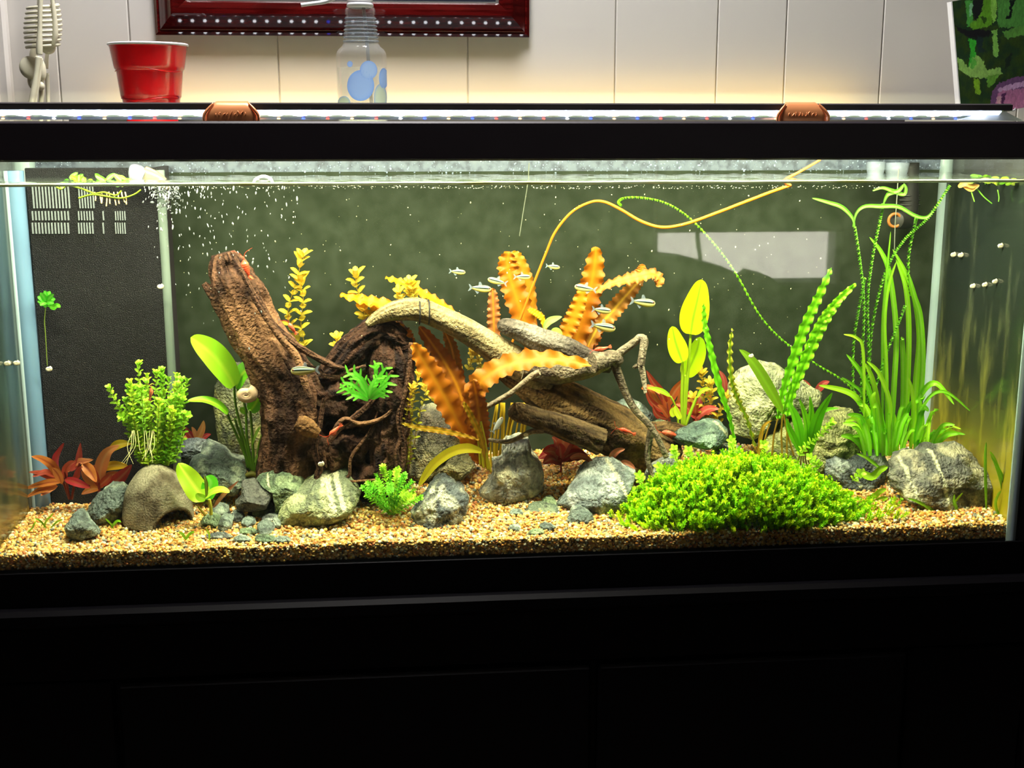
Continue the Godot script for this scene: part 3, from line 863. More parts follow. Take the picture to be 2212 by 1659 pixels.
	rock("dark grey broken rock between the carpet plant and the big dark boulder", [1778,1003, 1807,988, 1837,1000, 1860,990, 1882,983, 1908,977, 1933,986, 1934,1009, 1925,1040, 1908,1066, 1869,1076, 1830,1060, 1791,1030], -0.128, 0.028, dark, {"rough": 0.14, "veins": [[1838,1015,1848,1045,2.5]]})
	rock("big dark boulder with thin tan veins at the far right front", [1922,1003, 1932,985, 1955,980, 1977,976, 1999,985, 2012,967, 2035,970, 2058,972, 2087,965, 2105,985, 2128,1019, 2149,1061, 2153,1091, 2134,1114, 2091,1112, 2042,1106, 2009,1093, 1960,1076, 1936,1054, 1922,1029], -0.075, 0.044, [rgb(100, 102, 96), rgb(148, 146, 130), rgb(196, 188, 156)], {"veins": [[1955,985,1966,1068,2.5], [2018,975,2026,1040,3], [2026,1040,2035,1098,3]], "na": 130, "nl": 52, "rough": 0.13})
	rock("grey rock half hidden by the left edge of the carpet plant", [1389,1042, 1396,1020, 1414,1004, 1440,988, 1462,976, 1480,978, 1476,1000, 1452,1018, 1428,1044, 1407,1057], -0.112, 0.018, grey, {})
	rock("light grey stone just showing above the middle of the carpet plant", [1534,985, 1548,962, 1582,958, 1604,968, 1606,990, 1570,1000], -0.150, 0.016, grey, {})
	rock("small tan stone at the foot of the driftwood stump", [526,1036, 532,1028, 545,1026, 556,1034, 552,1046, 536,1048], -0.152, 0.010, [rgb(120, 100, 62), rgb(150, 126, 80), rgb(175, 150, 100)], {"na": 36, "nl": 16, "rough": 0.05})
	# loose slate chips on the gravel in front of the pile
	var chips := [[477,1107,24,15,"pale green slate chip at the foot of the heart leaved plant"],[458,1128,26,14,"broad flat slate chip nearest the coconut doorway"],[487,1132,19,18,"blocky slate chip standing right of the broad chip by the coconut"],[516,1118,20,12,"thin slate chip in the middle of the loose chips, on bright gravel"],[533,1130,20,11,"slate chip touching the gap left of the striped boulder"],[538,1149,26,8,"long dark slate chip lying flat before the others"],[576,1143,25,15,"largest slate chip, against the left foot of the striped boulder"],[582,1124,23,10,"grey slate chip tucked beside the upper left of the striped boulder"],[596,1134,11,11,"smallest grey pebble like chip touching the striped boulder"],[566,1104,28,17,"jagged slate chip leaning below the mottled green rock"],[592,1110,19,11,"slate chip in the shade between mottled green rock and boulder"],[476,1160,30,8,"flat slate chip half sunk in front of the heart leaved plant"],[522,1166,28,8,"flat green slate chip at the very front of the loose chips"],[572,1166,26,9,"flat slate chip half sunk in front of the striped boulder's left end"],[612,1168,20,7,"thin sliver of slate below the striped boulder"],[545,1112,12,10,"little slate chip under the scooped grey rock"],[1112,1141,18,7,"flat dark chip farthest left before the central peak"],[1160,1150,20,7,"dark chip lying below the flat green grey stone"],[1182,1139,22,8,"thin chip touching the underside of the flat green grey stone"],[1212,1166,11,5,"tiny dark chip at the front below the small grey lump"],[1118,1107,18,6,"half buried chip left of the flat green grey stone"]]
	for i in chips.size():
		var q: Array = chips[i]
		var flat := []
		var nn := 7 + i % 3
		for j in nn:
			var a := TAU * j / nn
			var s := rng.randf_range(0.72, 1.18)
			flat.append(q[0] + cos(a) * q[2] * s)
			flat.append(q[1] - sin(a) * q[3] * s)
		var p := on_gravel(q[0], q[1] + q[3] * 0.6)
		rock(q[4], flat, p.z, maxf(0.005, q[3] * 0.0006), [slate, green, slate, dark][i % 4], {"na": 40, "nl": 18, "lean": 1.2, "cuts": 7, "seed": 100 + i, "group": "loose slate chips on the gravel"})

func coconut() -> void:
	# half a coconut shell, mouth down, with a round doorway cut in its rim
	var z := -0.112
	var top := at(335, 1003, z)
	var base := at(340, 1122, z)
	var r := 77.0 * px(z)
	var h := top.y - base.y
	var o := thing("coconut_shell", "upturned half coconut shell with a dark round doorway, used as a cave", "coconut shell", Vector3(top.x, base.y, z))
	var door := Vector3(0.85, 0.0, 1.0).normalized()
	for inner in [0, 1]:
		var mb := MB.new()
		var nr := 40
		var na := 120
		var f := 0
		for i in nr + 1:
			for j in na:
				var a := TAU * j / na
				var t := PI / 2 * i / nr
				var d := Vector3(sin(t) * cos(a), cos(t), sin(t) * sin(a))
				var k: float = 1.0 + 0.02 * fbm.get_noise_3d(d.x * 120, d.y * 120, d.z * 120) - 0.05 * inner
				var p: Vector3 = Vector3(top.x, base.y, z) + Vector3(d.x * r, d.y * h, d.z * r) * k
				var g := fbm.get_noise_3d(p.x * 2400, p.y * 2400, p.z * 2400)
				var c := rgb(140, 132, 112).lerp(rgb(86, 77, 62), clampf(g * 1.6 + 0.35, 0, 1)).lerp(rgb(168, 162, 136), clampf(0.3 - g * 2.0, 0, 1) * 0.6)
				mb.vert(p, c if inner == 0 else rgb(60, 48, 34))
		for i in nr:
			for j in na:
				var q := (mb.v[i * na + j] + mb.v[(i + 1) * na + (j + 1) % na]) / 2.0 - Vector3(top.x, base.y, z)
				var side := q - door * q.dot(door)
				var across := door.cross(Vector3.UP)
				if q.dot(door) > 0 and Vector2(q.dot(across) / 0.0250, (q.y + 0.001) / 0.0220).length() < 1.0: continue
				mb.quad(f + i * na + j, f + i * na + (j + 1) % na, f + (i + 1) * na + (j + 1) % na, f + (i + 1) * na + j)
		part(o, ["outer_shell", "inner_lining"][inner], mb, M.shell, "" if inner == 0 else "dark inner face of the shell")
	# rim of the doorway joins the outer and inner faces
	var rim := PackedVector3Array()
	var ac := door.cross(Vector3.UP)
	for i in 15:
		var a := PI * i / 14.0
		var s := cos(a) * 0.0252
		var y := sin(a) * 0.0222
		var rad := sqrt(maxf(0.0, 1.0 - pow(y / h, 2.0))) * r * 0.975
		rim.append(Vector3(top.x, base.y + y, z) + ac * s + door * sqrt(maxf(0.0, rad * rad - s * s)))
	part(o, "doorway_rim", tube(rim, [0.0022, 0.0022], rgb(92, 80, 60), 28, 8), M.shell)

func woody(pts: PackedVector3Array, radii: Array, pal: Array, o := {}) -> MB:
	var mb := MB.new()
	var kk: float = o.get("ridges", 0.22)
	var nr: float = o.get("freq", 5.0)
	var len_: float = o.get("stretch", 1.4)
	var off := rng.randf() * 900.0
	var holes: Array = o.get("holes", [])
	var shape := func(t, a, r, q):
		var g := ridge.get_noise_3d(cos(a) * 14.0 * nr + off, sin(a) * 14.0 * nr, t * 60.0 * len_) 
		var g2 := fbm.get_noise_3d(cos(a) * 90.0 + off, sin(a) * 90.0, t * 420.0 * len_)
		var rr: float = r * (1.0 + kk * g + kk * 0.55 * g2)
		for h in holes:
			var d: float = Vector2(q.x - h[0].x, q.y - h[0].y).length() + 0.003 * fbm.get_noise_2d(q.x * 3000.0, q.y * 3000.0)
			if q.z > h[0].z: rr -= h[2] * exp(-pow(d / h[1], 4.0))
		return maxf(rr, r * 0.25)
	var paint := func(t, a, q):
		var g: float = fbm.get_noise_3d(cos(a) * 260.0 + off, sin(a) * 260.0, t * 260.0 * len_)
		var w: float = fbm.get_noise_3d(q.x * 700.0, q.y * 700.0 + off, q.z * 700.0)
		return (pal[0] as Color).lerp(pal[1], clampf(0.5 + g * 2.0, 0, 1)).lerp(pal[2], clampf(w * 2.2 - 0.15, 0, 1))
	sweep(mb, pts, radii, o.get("nl", 60), o.get("na", 48), shape, paint, o.get("squash", 1.0))
	mb.outward()
	return mb

func sc(a: Array, z: float) -> Array:
	return a.map(func(q): return q * px(z))

func driftwood() -> void:
	var z := -0.135
	var brown := [rgb(44, 27, 19), rgb(104, 72, 54), rgb(150, 108, 78)]
	var deep := [rgb(30, 19, 15), rgb(74, 48, 36), rgb(124, 88, 64)]
	var o := thing("driftwood_stump", "dark brown gnarled driftwood stump with deep grooves, left of centre", "driftwood", Vector3(at(700, 1040, z).x, EYE - 0.47, z))
	var hz := func(x, y, r, d): return [at(x, y, z), r * px(z), d * px(z)]
	var hl := [hz.call(498, 578, 14, 16), hz.call(560, 650, 10, 10), hz.call(592, 720, 9, 12), hz.call(640, 770, 12, 14)]
	part(o, "leaning_limb", woody(path([484,546, 494,580, 512,625, 545,700, 585,770, 618,830, 632,880, 634,940, 626,1000, 622,1085], z, z), sc([20, 36, 47, 50, 52, 58, 66, 64, 58, 60], z), brown, {"nl": 150, "na": 90, "ridges": 0.34, "freq": 5.0, "holes": hl, "squash": 0.8}), M.wood)
	part(o, "body", woody(path([630,850, 680,862, 730,872, 790,870, 840,862], z - 0.01, z - 0.01), sc([44, 52, 56, 58, 40], z), deep, {"nl": 80, "na": 90, "ridges": 0.28, "holes": [hz.call(716, 912, 22, 40), hz.call(700, 828, 12, 18), hz.call(770, 880, 18, 24)]}), M.wood)
	part(o, "upper_knot", woody(path([690,815, 728,792, 765,755, 798,728, 826,716, 850,728, 874,742, 892,738], z - 0.005, z + 0.005), sc([14, 26, 30, 30, 30, 30, 20, 6], z), deep, {"nl": 90, "na": 80, "ridges": 0.34, "freq": 5.0, "holes": [hz.call(838, 738, 10, 16), hz.call(862, 765, 12, 16), hz.call(800, 760, 11, 14)]}), M.wood)
	part(o, "right_buttress", woody(path([838,700, 842,770, 842,840, 835,910, 838,970, 832,1080], z, z + 0.01), sc([10, 38, 46, 42, 42, 42], z), deep, {"nl": 120, "na": 80, "ridges": 0.32, "holes": [hz.call(848, 800, 12, 16), hz.call(815, 900, 18, 20)]}), M.wood)
	part(o, "hollow_base", woody(path([690,905, 720,950, 760,985, 800,1020, 835,1060], z - 0.012, z - 0.004), sc([50, 66, 70, 62, 48], z), deep, {"nl": 110, "na": 90, "ridges": 0.30, "holes": [hz.call(720, 925, 20, 34), hz.call(760, 1000, 26, 36), hz.call(800, 975, 18, 24), hz.call(700, 990, 16, 26)]}), M.wood)
	part(o, "left_foot", woody(path([600,900, 590,950, 586,1010, 588,1075], z + 0.004, z + 0.0), sc([6, 24, 28, 34], z), brown, {"nl": 70, "na": 50, "ridges": 0.3}), M.wood)
	part(o, "centre_foot", woody(path([650,860, 652,920, 642,990, 640,1080], z + 0.016, z + 0.004), sc([6, 24, 27, 32], z), brown, {"nl": 80, "na": 60, "ridges": 0.3}), M.wood)
	part(o, "side_spike", woody(path([440,612, 456,630, 480,648, 512,668], z, z), sc([6, 11, 17, 24], z), brown, {"nl": 36, "na": 24}), M.wood)
	part(o, "root_knob", woody(path([640,912, 662,922, 688,938], z + 0.045, z + 0.045), sc([14, 18, 10], z), [rgb(90, 62, 38), rgb(130, 92, 56), rgb(155, 112, 72)], {"nl": 30, "na": 30}), M.wood)
	var strands := [[888,740, 880,830, 862,900, 872,960, 866,1020, 858,1045, 6], [848,800, 800,870, 760,905, 725,935, 700,975, 705,1010, 5], [870,860, 830,900, 780,915, 745,905, 722,930, 712,960, 4], [880,880, 878,930, 858,970, 862,1010, 845,1042, 7], [820,880, 800,930, 760,985, 755,1025, 745,1040, 820,1035, 3], [846,975, 832,1000, 826,1025, 820,1050, 8], [660,790, 690,800, 700,812, 740,815, 760,800, 790,790, 5], [560,640, 590,700, 640,745, 690,775, 720,790, 745,796, 6], [700,860, 690,920, 680,970, 690,1010, 684,1030, 690,1046, 6], [520,580, 550,640, 600,720, 640,770, 660,830, 670,860, 7]]
	for s in strands:
		part(o, "root_strand", woody(path(s.slice(0, s.size() - 1), z + 0.028, z + 0.042), sc([s[-1] * 0.6, s[-1], s[-1], s[-1], s[-1] * 0.5], z), brown, {"nl": 60, "na": 20, "ridges": 0.4}), M.wood)
	# the long grey log
	z = -0.150
	var tan := [rgb(112, 98, 70), rgb(166, 148, 108), rgb(196, 178, 134)]
	var greyw := [rgb(88, 76, 64), rgb(140, 126, 106), rgb(176, 162, 138)]
	var logc := [rgb(62, 46, 28), rgb(126, 98, 60), rgb(172, 140, 90)]
	o = thing("driftwood_log", "long grey brown driftwood log with forked twigs lying across the centre", "driftwood", Vector3(at(1250, 960, z).x, EYE - 0.47, z))
	part(o, "arched_limb", woody(path([792,702, 815,686, 852,672, 900,668, 945,684, 1010,716, 1075,758, 1140,800, 1180,830], z + 0.045, z), sc([6, 13, 20, 24, 24, 26, 30, 34, 34], z), tan, {"nl": 120, "na": 50, "ridges": 0.10, "stretch": 1.0}), M.wood)
	part(o, "main_log", woody(path([1075,800, 1120,822, 1180,852, 1250,892, 1330,935, 1400,972, 1450,1000], z, z - 0.01), sc([12, 26, 44, 54, 54, 46, 40], z), logc, {"nl": 150, "na": 80, "ridges": 0.16, "freq": 4.0, "holes": [[at(1290, 940, z), 26 * px(z), 14 * px(z)], [at(1370, 975, z), 22 * px(z), 14 * px(z)]]}), M.wood)
	part(o, "log_end", woody(path([1390,930, 1440,928, 1490,938, 1530,945], z - 0.03, z - 0.03), sc([16, 18, 16, 10], z), logc, {"nl": 50, "na": 36}), M.wood)
	part(o, "broken_branch", woody(path([1076,702, 1090,704, 1125,716, 1170,736, 1220,752, 1270,775, 1320,790], z + 0.02, z + 0.01), sc([7, 16, 22, 26, 24, 22, 16], z), [rgb(62, 54, 48), rgb(104, 94, 84), rgb(150, 142, 130)], {"nl": 100, "na": 50, "ridges": 0.18}), M.wood)
	part(o, "cross_limb", woody(path([1130,790, 1190,800, 1250,795, 1300,782, 1330,772], z + 0.018, z + 0.02), sc([28, 30, 26, 20, 13], z), greyw, {"nl": 80, "na": 46, "ridges": 0.12}), M.wood)
	part(o, "stub", woody(path([1106,884, 1120,890, 1165,905, 1225,925, 1300,955], z + 0.05, z + 0.04), sc([14, 20, 22, 26, 28], z), [rgb(60, 46, 30), rgb(104, 84, 56), rgb(140, 120, 86)], {"nl": 80, "na": 44, "ridges": 0.14}), M.wood)
	var twigs := [[1322,775, 1345,758, 1372,738, 1382,729, 1390,733, 1388,762, 1384,790, 10, 8], [1388,728, 1392,740, 1388,765, 1385,790, 1388,805, 1392,830, 1394,850, 9, 3], [1384,786, 1380,791, 1374,790, 1371,793, 1370,793, 1370,793, 1369,794, 5, 2], [1326,782, 1340,820, 1352,850, 1372,885, 1400,915, 1420,945, 1440,988, 10, 6], [1408,922, 1404,945, 1400,970, 1399,990, 1403,1010, 1410,1030, 1414,1045, 8, 5], [1014,902, 1040,885, 1075,866, 1105,848, 1130,828, 1150,812, 1165,804, 5, 7], [1048,948, 1070,952, 1095,954, 1115,948, 1135,938, 1150,932, 1175,930, 4, 6], [1335,782, 1330,776, 1322,772, 1310,776, 1300,780, 1290,782, 1280,784, 14, 20]]
	for q in twigs:
		part(o, "twig", woody(path(q.slice(0, 14), z + 0.035, z + 0.05), sc([q[14], q[14] * 0.8, q[14] * 0.7, q[15]], z) if q[14] > q[15] else sc([q[14], q[15]], z), greyw, {"nl": 60, "na": 16, "ridges": 0.14}), M.wood)
	for x in [902, 922]:      # dark thread wound round the limb
		var ring := PackedVector3Array()
		var c := at(x, 674, z + 0.030)
		for i in 13:
			var a := TAU * i / 12.0
			ring.append(c + Vector3(0.004 * sin(a * 0.5) + 0.002 * cos(a), cos(a) * 26 * px(z), sin(a) * 26 * px(z)))
		part(o, "thread_loop", tube(ring, [0.0010, 0.0010], rgb(30, 30, 30), 36, 6), M.plain)

# one leaf part of a plant. flat: spine in order base to tip; w: half width in pixels
func leaf(parent: Node3D, flat: Array, w: float, z0: float, z1: float, col: Color, o := {}, called := "leaf") -> MeshInstance3D:
	var mb := MB.new()
	blade(mb, path(flat, z0, z1), w * px((z0 + z1) / 2.0), col, o)
	return part(parent, called, mb, M.leaf, o.get("label", ""))

func stalk(parent: Node3D, flat: Array, r: float, z0: float, z1: float, col: Color, called := "stalk") -> void:
	part(parent, called, tube(path(flat, z0, z1), [r * px(z0), r * 0.8 * px(z0)], col, 14, 7), M.stem)

# stem with pairs of small leaves; len, gap in pixels
func sprig(mb: MB, flat: Array, z0: float, z1: float, ln: float, gap: float, w: float, col: Color, o := {}) -> void:
	var p := smooth(path(flat, z0, z1), 40)
	var s := px(z0)
	sweep(mb, p, [0.9 * s, 0.7 * s], 20, 5, null, o.get("stem", col * 0.7))
	var total := 0.0
	for i in 40: total += p[i].distance_to(p[i + 1])
	var n := maxi(2, int(total / (gap * s)))
	var from: float = o.get("from", 0.1)
	for i in n + 1:
		var t := lerpf(from, 1.0, float(i) / n)
		var k := clampi(int(t * 40), 0, 39)
		var q := p[k].lerp(p[k + 1], t * 40 - k)
		var tan := (p[mini(k + 1, 40)] - p[maxi(k - 1, 0)]).normalized()
		var a := i * PI / 2 + rng.randf_range(-0.4, 0.4)
		var ref := tan.cross(Vector3(0, 0, 1)).normalized()
		var head := smoothstep(0.8, 1.0, t)
		for m in (2 if i < n else 4):
			var out := ref.rotated(tan, a + (PI if m % 2 else 0.0) + (PI / 2 if m > 1 else 0.0))
			var l := ln * s * rng.randf_range(0.75, 1.15) * lerpf(1.0, o.get("head", 0.9), head)
			var dir := (out + tan * lerpf(0.45, 1.0, head)).normalized()
			var c := col.lerp(o.get("tipcol", col), t) * rng.randf_range(0.8, 1.15)
			c.a = 1.0
			blade(mb, PackedVector3Array([q, q + dir * l * 0.55 + tan * l * 0.08, q + dir * l]), w * s, c, {"n": 4, "nc": 3, "prof": 2, "fold": 0.2, "face": tan + Vector3(0, 0.2, 0.5)})

func rosette(o: Node3D, cx: float, cy: float, z: float, n: int, ln: float, w: float, cols: Array, lo := -160.0, hi := -20.0, lab := "") -> void:
	var s := px(z)
	var b := at(cx, cy, z)
	for i in n:
		var a := deg_to_rad(lerpf(lo, hi, (i + rng.randf_range(0.2, 0.8)) / n))
		var l := ln * s * rng.randf_range(0.7, 1.1)
		var d := Vector3(cos(a), -sin(a), rng.randf_range(-0.5, 0.7)).normalized()
		var start := b + Vector3(0, rng.randf_range(0.0, 0.35) * ln * s, 0)
		var mb := MB.new()
		blade(mb, PackedVector3Array([start, start + d * l * 0.5 + Vector3(0, l * 0.10, 0), start + d * l + Vector3(0, -l * 0.12, 0)]), w * s * rng.randf_range(0.8, 1.2), cols[i % cols.size()], {"n": 10, "face": Vector3(-d.x * 0.4, 0.7, 0.9), "fold": 0.2, "wave": 0.12, "wf": 2.0})
		part(o, "leaf", mb, M.leaf)
	var mb2 := MB.new()
	sweep(mb2, PackedVector3Array([b - Vector3(0, 0.012, 0), b + Vector3(0, ln * s * 0.2, 0), b + Vector3(0, ln * s * 0.4, 0)]), [2.2 * s, 1.5 * s], 6, 6, null, cols[0] * 0.8)
	part(o, "stem", mb2, M.stem)

func plants() -> void:
	var bright := rgb(150, 225, 20)
	var yg := rgb(190, 225, 25)
	var yel := rgb(240, 220, 30)
	var orange := rgb(200, 118, 14)
	var obrown := rgb(150, 84, 18)
	var pinkbrown := rgb(170, 105, 60)
	var olive := rgb(150, 135, 25)
	# --- wavy orange plants
	var z := -0.085
	var o := thing("wavy_leaf_plant", "orange plant with ruffled strap leaves rooted in the centre gravel before the log", "aquatic plant", on_gravel(1052, 1012), "ruffled orange plants")
	var wv := {"n": 72, "nc": 9, "prof": 3, "wave": 0.20, "wf": 10.0, "scal": 0.12, "rib": rgb(208, 140, 28), "edge": rgb(168, 90, 22), "fold": 0.1, "veins": 0.12}
	leaf(o, [1038,1000, 1010,950, 978,890, 945,830, 915,780, 893,742], 30, z - 0.02, z + 0.01, orange, wv)
	leaf(o, [1035,990, 1022,920, 1020,870, 1035,830, 1075,798, 1130,780, 1200,776, 1278,790], 31, z - 0.02, z + 0.015, rgb(186, 118, 20), wv.merged({"face": Vector3(0, 0.9, 1.0)}, true))
	leaf(o, [1046,1005, 1040,960, 1036,910, 1030,860, 1022,820], 25, z - 0.02, z, obrown, wv)
	leaf(o, [1030,985, 1008,900, 990,840, 965,790, 935,745, 905,705], 24, z - 0.05, z - 0.05, obrown, wv)
	leaf(o, [1020,960, 1002,880, 985,800, 975,750, 960,715], 18, z - 0.06, z - 0.06, rgb(130, 90, 20), wv)
	leaf(o, [1035,950, 1000,940, 950,930, 905,924, 866,914], 8, z, z + 0.015, olive, wv)
	leaf(o, [1040,975, 1010,968, 975,976, 940,1000, 920,1025, 905,1050], 11, z, z + 0.02, rgb(165, 155, 25), {"n": 24, "prof": 1, "rib": olive})
	leaf(o, [1048,1010, 1020,950, 985,905, 950,870, 920,848], 11, z - 0.03, z - 0.03, olive, wv)
	leaf(o, [1052,1012, 1040,950, 1018,900, 1000,868], 9, z - 0.01, z, rgb(160, 140, 20), wv)
	leaf(o, [900,760, 880,735, 865,712, 870,700], 22, z - 0.045, z - 0.045, rgb(215, 140, 30), wv)
	leaf(o, [970,700, 930,684, 880,670, 820,655, 775,646, 734,637], 19, -0.205, -0.20, rgb(222, 145, 12), wv.merged({"face": Vector3(0, 1.0, 0.8)}, true))
	leaf(o, [1000,690, 960,660, 915,635, 870,612, 832,600], 15, -0.215, -0.215, rgb(205, 160, 25), wv.merged({"face": Vector3(0.3, 1.0, 0.8)}, true))
	for q in [[1038,1005, 1034,960, 1030,920, 3], [1045,1010, 1040,960, 1035,920, 4], [1055,1015, 1048,960, 1038,910, 4], [1060,1020, 1050,980, 1030,930, 3]]:
		stalk(o, q.slice(0, 6), q[6], z - 0.01, z - 0.01, rgb(150, 140, 20))
	o = thing("wavy_leaf_plant", "tall ruffled orange plant standing behind the log among the small fish", "aquatic plant", on_gravel(1110, 1010), "ruffled orange plants")
	z = -0.205
	leaf(o, [1155,800, 1148,740, 1125,670, 1105,610, 1096,570, 1100,543], 31, z, z, orange, wv)
	leaf(o, [1078,800, 1068,720, 1066,670, 1064,622], 17, z + 0.01, z + 0.01, pinkbrown, wv)
	leaf(o, [1150,760, 1152,690, 1145,630, 1135,590, 1120,556, 1105,545], 15, z - 0.02, z - 0.02, rgb(190, 140, 25), wv)
	leaf(o, [1225,820, 1240,750, 1262,670, 1280,600, 1288,533], 33, z, z, orange, wv)
	leaf(o, [1200,760, 1222,720, 1245,670, 1262,620], 22, z + 0.015, z + 0.015, rgb(216, 140, 25), wv)
	leaf(o, [1288,632, 1315,615, 1350,605, 1380,597, 1410,592, 1424,604, 1420,620], 19, z + 0.02, z + 0.02, rgb(205, 135, 62), wv.merged({"face": Vector3(0, 1, 0.9)}, true))
	leaf(o, [1360,610, 1375,600, 1385,582, 1388,570], 12, z + 0.015, z + 0.015, rgb(230, 160, 60), wv)
	leaf(o, [1260,770, 1290,710, 1325,670, 1360,630, 1388,600], 22, z, z, rgb(170, 120, 45), wv.merged({"rib": rgb(235, 190, 60)}, true))
	leaf(o, [1240,780, 1275,740, 1290,700, 1296,660], 20, z - 0.01, z - 0.01, obrown, wv)
	leaf(o, [1180,735, 1172,690, 1155,675, 1140,668], 9, z + 0.02, z + 0.02, rgb(215, 205, 20), wv)
	leaf(o, [1175,710, 1185,695, 1200,688, 1214,684], 8, z + 0.025, z + 0.025, rgb(165, 200, 110), {})
	leaf(o, [1190,720, 1200,718, 1208,722, 1212,728], 11, z + 0.025, z + 0.025, rgb(160, 205, 90), {})
	leaf(o, [1210,800, 1212,830, 1225,825, 1240,820], 11, z, z, rgb(200, 130, 20), wv)
	for i in 13:
		var x := 1052.0 + i * 6.5 + rng.randf_range(-3, 3)
		stalk(o, [x, 1010, x + rng.randf_range(-4, 10), 940, x + rng.randf_range(0, 24), 870], rng.randf_range(2.2, 4.5), -0.19 + rng.randf_range(0, 0.03), -0.2, [rgb(205, 170, 20), rgb(180, 150, 20), rgb(220, 190, 40)][i % 3])
	# --- broad leaved plant at left
	z = -0.165
	o = thing("broad_leaf_plant", "smooth bright green oval leaves on long stalks between the mossy rock and the stump", "aquatic plant", on_gravel(545, 1025))
	var ov := {"n": 20, "nc": 9, "prof": 2, "fold": 0.22, "rib": rgb(190, 235, 60)}
	leaf(o, [506,834, 486,800, 458,766, 432,744, 412,729], 31, z + 0.03, z + 0.05, rgb(160, 225, 40), ov.merged({"face": Vector3(0.5, 0.6, 1.0)}, true))
	leaf(o, [510,838, 522,810, 545,792, 575,787], 22, z + 0.02, z + 0.02, rgb(110, 195, 25), ov.merged({"face": Vector3(-0.3, 0.8, 0.8)}, true))
	leaf(o, [492,893, 470,874, 440,864, 405,866], 12, z + 0.03, z + 0.05, rgb(140, 220, 40), ov.merged({"face": Vector3(0, 1, 0.7)}, true))
	leaf(o, [540,888, 552,872, 560,852, 563,832], 17, z, z, rgb(120, 205, 30), ov)
	leaf(o, [535,892, 525,886, 520,880], 7, z + 0.01, z + 0.01, rgb(150, 215, 50), ov)
	for q in [[546,1020, 528,950, 510,880, 506,834], [548,1020, 534,950, 530,880, 512,838], [549,1022, 545,940, 542,900, 540,886], [542,1015, 520,960, 500,915, 491,892], [536,1010, 522,950, 512,920, 508,905], [552,1015, 556,990, 560,960, 566,940]]:
		stalk(o, q, 3.2, z, z + 0.02, rgb(95, 140, 30))
	for q in [[550,1000, 556,985, 568,975, 574,974], [545,960, 552,940, 560,925, 566,922]]:
		leaf(o, q, 3, z + 0.02, z + 0.02, rgb(140, 190, 60), {})
	part(o, "rhizome", tube(path([530,1028, 545,1024, 560,1030], z + 0.015, z + 0.015), [5 * px(z), 7 * px(z), 5 * px(z)], rgb(110, 110, 40)), M.stem)
	# --- lily like plant by the coconut
	z = -0.07
	o = thing("heart_leaf_plant", "small plant with yellow green heart shaped leaves and a pink stalk beside the coconut doorway", "aquatic plant", on_gravel(446, 1112))
	leaf(o, [444,1078, 428,1062, 405,1030, 385,1000], 26, z, z - 0.01, rgb(150, 200, 30), {"n": 18, "nc": 9, "prof": 2, "fold": 0.12, "wave": 0.12, "wf": 2.0, "edge": rgb(180, 205, 40), "rib": rgb(205, 215, 70), "face": Vector3(0.4, 0.5, 1)})
	leaf(o, [447,1080, 452,1055, 455,1040, 446,1028], 18, z - 0.005, z - 0.01, rgb(95, 205, 35), {"n": 14, "prof": 2, "fold": 0.1})
	leaf(o, [444,1074, 460,1062, 480,1058, 496,1064], 11, z + 0.005, z + 0.015, rgb(175, 220, 50), {"n": 14, "prof": 2, "face": Vector3(0, 1, 0.6)})
	leaf(o, [444,1078, 432,1074, 424,1066], 9, z + 0.006, z + 0.01, rgb(140, 190, 35), {"prof": 2})
	leaf(o, [446,1076, 446,1050, 444,1036, 440,1026], 4, z + 0.006, z + 0.006, rgb(120, 130, 40), {})
	stalk(o, [456,1112, 455,1095, 452,1078], 4, z, z, rgb(170, 170, 50))
	stalk(o, [444,1114, 436,1104, 428,1094], 3, z, z, rgb(175, 160, 50))
	leaf(o, [460,1098, 478,1074, 496,1056, 516,1038], 4.5, z, z + 0.01, rgb(190, 130, 105), {"tip": rgb(205, 120, 80), "label": "pinkish rolled leaf"})
	# --- reds
	var reds := [rgb(214, 138, 84), rgb(196, 90, 66), rgb(220, 146, 80), rgb(176, 48, 56), rgb(208, 128, 60), rgb(184, 76, 70)]
	z = -0.165
	o = thing("red_leaf_plant", "clump of coppery red pointed leaves before the overflow box at far left", "aquatic plant", on_gravel(150, 1070), "red leaved plants")
	for q in [[138,1048, 115,1008, 90,992, 68,986, 10], [124,1024, 120,1000, 126,980, 138,957, 10], [150,1018, 168,1000, 172,980, 174,956, 8], [145,1020, 165,1000, 185,996, 202,993, 8], [178,1000, 190,1012, 200,1026, 208,1042, 12], [140,1035, 158,1040, 180,1048, 196,1054, 9], [128,1040, 108,1030, 85,1022, 62,1020, 8], [125,1050, 105,1054, 80,1062, 54,1076, 8], [135,1040, 108,1042, 80,1048, 54,1056, 8], [122,1052, 108,1058, 96,1066, 88,1070, 6], [140,1035, 142,1015, 152,1002, 164,998, 9], [120,1030, 100,1020, 85,1024, 70,1030, 7], [150,1045, 165,1030, 172,1015, 178,1008, 8], [132,1045, 128,1030, 120,1018, 112,1010, 9]]:
		leaf(o, q.slice(0, 8), q[8], z + rng.randf_range(-0.02, 0.03), z + rng.randf_range(0, 0.05), reds[rng.randi() % 6], {"n": 12, "fold": 0.2, "wave": 0.1, "wf": 2.0, "rib": rgb(170, 80, 50), "face": Vector3(0, 0.6, 1)})
	for q in [[150,1078, 138,1045, 126,1022], [150,1078, 145,1050, 140,1020], [155,1078, 162,1040, 172,1000]]: stalk(o, q, 3, z, z + 0.02, rgb(120, 45, 40))
	o = thing("red_leaf_plant", "red plant with one crimson leaf and yellowish upper leaves left of the coconut shell", "aquatic plant", on_gravel(215, 1066), "red leaved plants")
